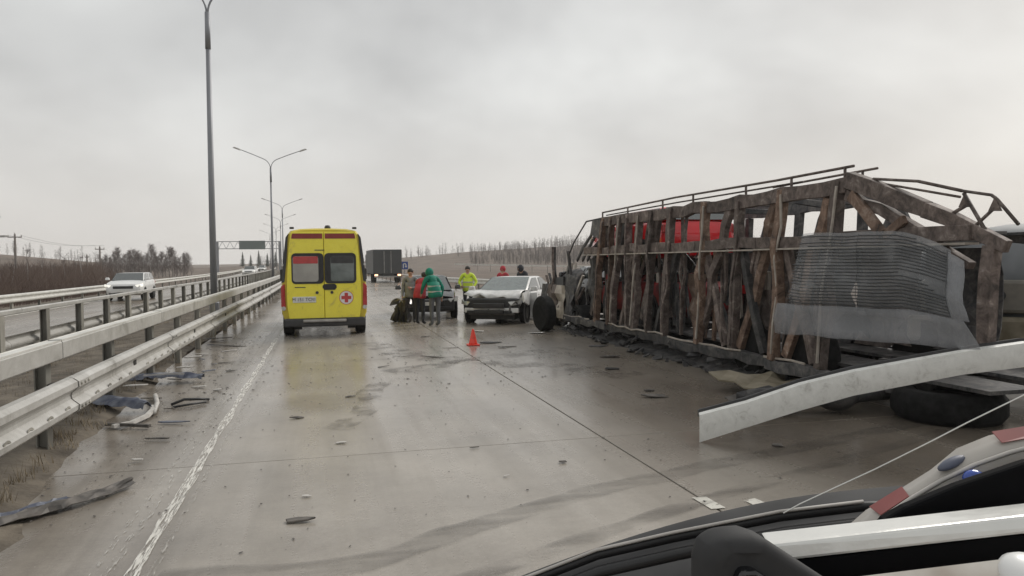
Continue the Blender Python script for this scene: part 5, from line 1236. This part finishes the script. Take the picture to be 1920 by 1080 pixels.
specs = [(1.41, 5.83, .07, .03, 'scrap_pale', 'tiny white chip near the middle of our lane'), (1.98, 6.11, .10, .06, 'scrap', 'small dark block on the lane before the wreck'), (.14, 7.37, .13, .06, 'scrap_pale', 'pale pinkish fragment near the slab joint'),
         (1.35, 6.82, .15, .03, 'scrap', 'thin dark sliver lying along the slab joint'), (-.3, 8.71, .18, .08, 'scrap', 'flat dark flake in the left wheel track behind the ambulance'), (4.44, 11.15, .28, .18, 'black', 'black lump of plastic left of the carrier sill'),
         (4.08, 8.72, .42, .16, 'scrap', 'dark jagged panel piece on the right lane'), (4.2, 9.15, .24, .10, 'scrap', 'smaller dark piece behind the jagged panel piece'), (4.07, 6.07, .12, .1, 'scrap', 'dark chip in front of the bent white band'),
         (.3, 9.9, .16, .07, 'scrap', 'narrow dark chip left of the lane centre'), (2.29, 23.0, .55, .3, 'white', 'white broken bumper corner beside the torn wheel'), (4.96, 17.3, .62, .22, 'white_dirty', 'long white bumper fragment on the road in front of the lorry wheel'),
         (3.75, 18.2, .36, .2, 'scrap_pale', 'pale crumpled fragment under the nose of the white saloon'), (3.45, 15.55, .5, .25, 'black', 'black plastic heap right behind the traffic cone'), (3.6, 14.7, .45, .10, 'scrap', 'flat dark strip in front of the cone'), (2.5, 15.0, .5, .08, 'scrap_pale', 'pale splinter left of the cone'),
         (-.15, 5.75, .10, .04, 'scrap_pale', 'little pale splinter at the bottom of our lane'), (.95, 12.6, .3, .06, 'scrap', 'dark strip on the wet lane before the muddy patch'), (1.9, 13.6, .5, .09, 'scrap', 'long brown splinter on the muddy patch'), (2.3, 17.4, .3, .08, 'scrap', 'small dark scrap left of the pale fragment'),
         (-2.35, 18.1, .8, .12, 'scrap', 'dark plank-like strip on the far shoulder'), (-2.0, 16.9, .9, .10, 'scrap', 'brown strip crossing the shoulder beside the rail'), (-1.85, 15.9, .55, .09, 'scrap_pale', 'pale strip on the shoulder before the ambulance'), (-2.3, 14.6, .32, .12, 'scrap_pale', 'small white scrap by the guard rail posts'), (-1.7, 14.0, .45, .07, 'scrap', 'dark stick on the shoulder left of the edge line'),
         (-1.5, 12.9, .2, .08, 'scrap', 'dark chip beside the edge line'), (-1.45, 11.0, .12, .08, 'scrap_pale', 'white pebble-sized shard left of the edge line'), (-2.2, 13.2, .4, .1, 'scrap_pale', 'grey splinter at the dirt edge'), (-.2, 5.2, .22, .09, 'scrap', 'dark leaf-shaped scrap at the lower left of the lane'),
         (5.0, 8.3, .6, .3, 'scrap', 'dark torn sheet near the crushed panel'), (5.0, 12.6, .45, .2, 'scrap', 'dark sheet of metal below the carrier sill'), (5.35, 14.2, .5, .22, 'rust_dark', 'charred plate at the left foot of the carrier')]
for x, y, l, w, mt, lab in specs:
    shard('debris_piece', lab, 'debris', ragged(l, w, rd.randint(6, 9)), min(.02, max(.006, w * .15)), mt, (x, y, .010 if x > -2.2 else .06), rd.uniform(-.5, .5), (rd.uniform(-.08, .08), rd.uniform(-.08, .08)), 'pieces of crash debris on the road')
# left shoulder litter: torn slivers between the rail and the edge line, told apart by their order along the rail
for i in range(14):
    y = 7.2 + i * .82; x = -1.75 - .045 * (y - 7) + rd.uniform(-.3, .25)
    shard('plastic_sliver', '%s nearest torn sliver littering the left shoulder beside the guard rail' % ORD[i], 'debris', ragged(rd.uniform(.15, .45), rd.uniform(.04, .12), 7), .012, rd.choice(('scrap', 'scrap', 'blue_scrap', 'scrap_pale')), (x, y, .02), rd.uniform(-.6, .6), (rd.uniform(-.1, .1), rd.uniform(-.1, .1)), 'slivers on the left shoulder')
# fine rubble nobody could count
m = MB()
for _ in range(1300):
    z = rd.random()
    if z < .45: x, y = rd.gauss(-1.85, .4), rd.uniform(5.5, 19)
    elif z < .75: x, y = rd.uniform(1.0, 5.6), rd.uniform(10.5, 20)
    else: x, y = rd.uniform(-1, 5.6), rd.uniform(4.6, 14)
    s = rd.uniform(.005, .016) * (1.3 if y > 10 else .8); m.box((x, y, s * .15 + .006), (s * rd.uniform(.7, 2.8), s, s * .3), (0, 0, rd.uniform(0, 3)), .7)
o = m.build('road_rubble', 'scrap'); o['kind'] = 'stuff'; tag(o, 'scattered fine crash rubble on the road and shoulder', 'rubble')

# ------------------------------------------------------------------ the nose and dashboard of the vehicle the photo is taken from
db = thing('dashboard', 'dark dashboard and windscreen cowl of our own vehicle at the lower right', 'dashboard', (.5, .75, 1.3))
cow = [[(.235, 1.008, 1.304), (.219, .94, 1.306), (.201, .862, 1.296), (.165, .715, 1.20)], [(.352, .98, 1.35), (.328, .914, 1.349), (.301, .838, 1.335), (.249, .695, 1.235)],
       [(.499, .945, 1.395), (.465, .881, 1.391), (.427, .808, 1.372), (.354, .67, 1.27)], [(.63, .912, 1.423), (.587, .851, 1.417), (.539, .781, 1.396), (.447, .647, 1.29)],
       [(.747, .883, 1.434), (.696, .823, 1.427), (.639, .756, 1.405), (.531, .626, 1.30)], [(.856, .856, 1.441), (.798, .798, 1.434), (.733, .732, 1.411), (.609, .607, 1.305)],
       [(1.05, .81, 1.447), (.98, .752, 1.44), (.90, .69, 1.418), (.75, .567, 1.31)]]
first = [Vector(p) * 2 - Vector(q) for p, q in zip(cow[0], cow[1])]; cow = [first] + cow
m = MB(); rows = []
for r in cow:
    r = [Vector(p) for p in r]; rows.append([r[0] + Vector((.0, .012, -.06)), r[0], r[0].lerp(r[1], .5) + Vector((0, 0, .003)), r[1], r[1] + Vector((0, -.004, -.014)), r[2], r[3]])
m.loft(rows, cap=False, closed=False); o = relbuild(m, 'cowl', 'dash_grey', db, smooth=True); s_ = o.modifiers.new('sub', 'SUBSURF'); s_.levels = 2; s_.render_levels = 2
wp = thing('windscreen_wiper', 'thin parked wiper blade along the dark cowl', 'wiper', (.4, .78, 1.4))
path = [(.12, .87, 1.355), (.228, .846, 1.368), (.31, .826, 1.40), (.396, .801, 1.421), (.516, .767, 1.446), (.611, .743, 1.457), (.68, .715, 1.462)]
m = MB(); m.tube(path, .006, 6); relbuild(m, 'blade', 'black', wp, smooth=True)
m = MB(); m.tube([Vector(p) + Vector((-.002, -.004, .0075)) for p in path[:-1]], .0022, 5); relbuild(m, 'spine', 'scrap_pale', wp, smooth=True)
m = MB(); m.tube([Vector(p) + Vector((-.004, -.02, -.012)) for p in path], .007, 6); relbuild(m, 'arm', 'black', wp, smooth=True)
wi = MB(); wi.tube([(.50, .735, 1.462), (.515, .726, 1.474), (.598, .707, 1.512), (.656, .693, 1.541), (.70, .684, 1.563), (.80, .66, 1.612)], .00085, 5)
tag(wi.build('thin_wire', 'silver'), 'thin pale wire rising to the right over the dashboard', 'wire')
# phone holder: rounded black block
ph = thing('phone_holder', 'black rounded holder block in front of the cowl', 'holder', (.31, .5, 1.45))
m = MB(); m.prism([Vector((.262, .49, 1.36)), Vector((.264, .49, 1.528)), Vector((.268, .49, 1.541)), Vector((.278, .488, 1.549)), Vector((.299, .485, 1.5495)), Vector((.309, .482, 1.546)), Vector((.43, .455, 1.462)), Vector((.43, .455, 1.36))], (0, -.012, 0), (0, .022, 0))
relbuild(m, 'block', 'dash_grey', ph, bevel=.011, seg=5, smooth=True)
m = MB(); m.prism([Vector((.280, .471, 1.38)), Vector((.280, .471, 1.515)), Vector((.286, .471, 1.528)), Vector((.296, .469, 1.528)), Vector((.40, .447, 1.455)), Vector((.40, .447, 1.38))], (0, -.003, 0), (0, .01, 0)); relbuild(m, 'front_pad', 'black_gloss', ph, bevel=.003)
m = MB(); m.box((.345, .515, 1.38), (.12, .06, .06)); relbuild(m, 'foot', 'black', ph, bevel=.01)
# clipboard: silver bar with dark body
cl = thing('clipboard', 'flat dark holder with a broad silver bar along its top edge', 'holder', (.45, .5, 1.5))
A = Vector((.345, .528, 1.508)); B = Vector((.60, .464, 1.533))
m = MB(); m.prism([A + Vector((0, 0, .011)), B + Vector((0, 0, .013)), B + Vector((.0, -.006, .0)), A + Vector((.012, -.006, -.002))], (0, 0, 0), (.012, .03, -.002)); relbuild(m, 'silver_bar', 'silver', cl, bevel=.0025)
m = MB(); m.prism([A + Vector((.014, -.002, -.004)), B + Vector((0, -.002, -.002)), B + Vector((0, -.002, -.075)), A + Vector((.06, -.012, -.075))], (0, 0, 0), (.01, .026, 0)); relbuild(m, 'body', 'dash_black', cl, bevel=.002)
pp = thing('printed_sheet', 'beige printed sheet lying in front of the silver bar', 'paper', (.47, .47, 1.47))
m = MB(); m.add([(.378, .487, 1.503), (.56, .443, 1.523), (.545, .36, 1.43), (.36, .40, 1.41)], [(0, 1, 2, 3)]); o = relbuild(m, 'sheet', 'map', pp); s_ = o.modifiers.new('t', 'SOLIDIFY'); s_.thickness = .0015
kb = MB(); kb.lathe([(.021, 0), (.021, .008), (.017, .013), (.006, .016), (.001, .016)], n=24); o = kb.build('round_knob', 'white', None, smooth=True); o.location = (.513, .446, 1.503); o.rotation_euler = (R(28), 0, R(-14)); tag(o, 'white round knob at the bottom right corner', 'knob')
# black screen with curved top and the clear band with red tape and a blue stud along it
scn = thing('dark_screen', 'large black screen with a slanted curved top at the right edge', 'screen', (.55, .54, 1.5))
top = [(.466, .556, 1.497), (.469, .554, 1.511), (.478, .552, 1.524), (.496, .548, 1.5345), (.542, .537, 1.5535), (.602, .522, 1.574), (.66, .508, 1.585), (.72, .493, 1.59), (.72, .493, 1.44), (.455, .556, 1.44)]
m = MB(); m.prism([Vector(p) for p in top], (0, 0, -.006), (.003, .012, -.006)); relbuild(m, 'panel', 'dash_black', scn, bevel=.003)
bd = thing('plastic_band', 'clear plastic band with faded red patches curving over the black screen', 'band', (.56, .6, 1.5))
outer = [(.455, .612, 1.470), (.471, .611, 1.4815), (.501, .604, 1.508), (.532, .597, 1.527), (.562, .590, 1.546), (.587, .585, 1.566), (.617, .578, 1.578), (.657, .569, 1.586), (.73, .553, 1.594)]
inner = [(.470, .586, 1.470), (.482, .583, 1.4835), (.500, .578, 1.503), (.523, .572, 1.520), (.553, .566, 1.537), (.583, .558, 1.549), (.615, .55, 1.560), (.652, .541, 1.570), (.72, .522, 1.582)]
def bandpt(i, t): return Vector(inner[i]).lerp(Vector(outer[i]), t)
m = MB(); m.loft([[bandpt(i, 0), bandpt(i, .5) + Vector((0, 0, .003)), bandpt(i, 1)] for i in range(9)], cap=False, closed=False); o = relbuild(m, 'band', 'clear_band', bd, smooth=True); s_ = o.modifiers.new('t', 'SOLIDIFY'); s_.thickness = .0015
for a, b, t0, t1, mt in ((2, 3, .35, .95, 'red_tape'), (6, 8, .55, .98, 'red_tape'), (0, 1, .1, .4, 'red_tape')):
    m = MB(); m.add([bandpt(a, t0) + Vector((0, -.003, .005)), bandpt(b, t0) + Vector((0, -.003, .005)), bandpt(b, t1) + Vector((0, -.003, .005)), bandpt(a, t1) + Vector((0, -.003, .005))], [(0, 1, 2, 3)]); o = relbuild(m, 'tape', mt, bd); s_ = o.modifiers.new('t', 'SOLIDIFY'); s_.thickness = .0008
m = MB(); m.tube([bandpt(i, .22) + Vector((0, -.003, .004)) for i in range(9)], .0022, 5); relbuild(m, 'pale_piping', 'scrap_pale', bd, smooth=True)
m = MB(); m.blob((.574, .553, 1.5475), (.011, .007, .0075)); relbuild(m, 'blue_stud', 'blue_stud', bd, smooth=True)
m = MB(); m.blob((.571, .575, 1.5555), (.016, .006, .0045), (0, R(-20), 0)); relbuild(m, 'blue_loop', 'blue_scrap', bd, smooth=True)
# ------------------------------------------------------------------ thin damp haze
hz = MB(); hz.box((60, 300, 8), (1100, 780, 24)); ho = hz.build('haze', None)
hm = bpy.data.materials.new('haze'); hm.use_nodes = True; hn = hm.node_tree; hn.nodes.clear()
ov = hn.nodes.new('ShaderNodeOutputMaterial'); pv = hn.nodes.new('ShaderNodeVolumePrincipled'); pv.inputs['Color'].default_value = (.97, .96, .94, 1); pv.inputs['Density'].default_value = .0005
hn.links.new(pv.outputs[0], ov.inputs['Volume']); ho.data.materials.append(hm); ho['kind'] = 'stuff'; tag(ho, 'thin damp haze over the whole motorway', 'haze')
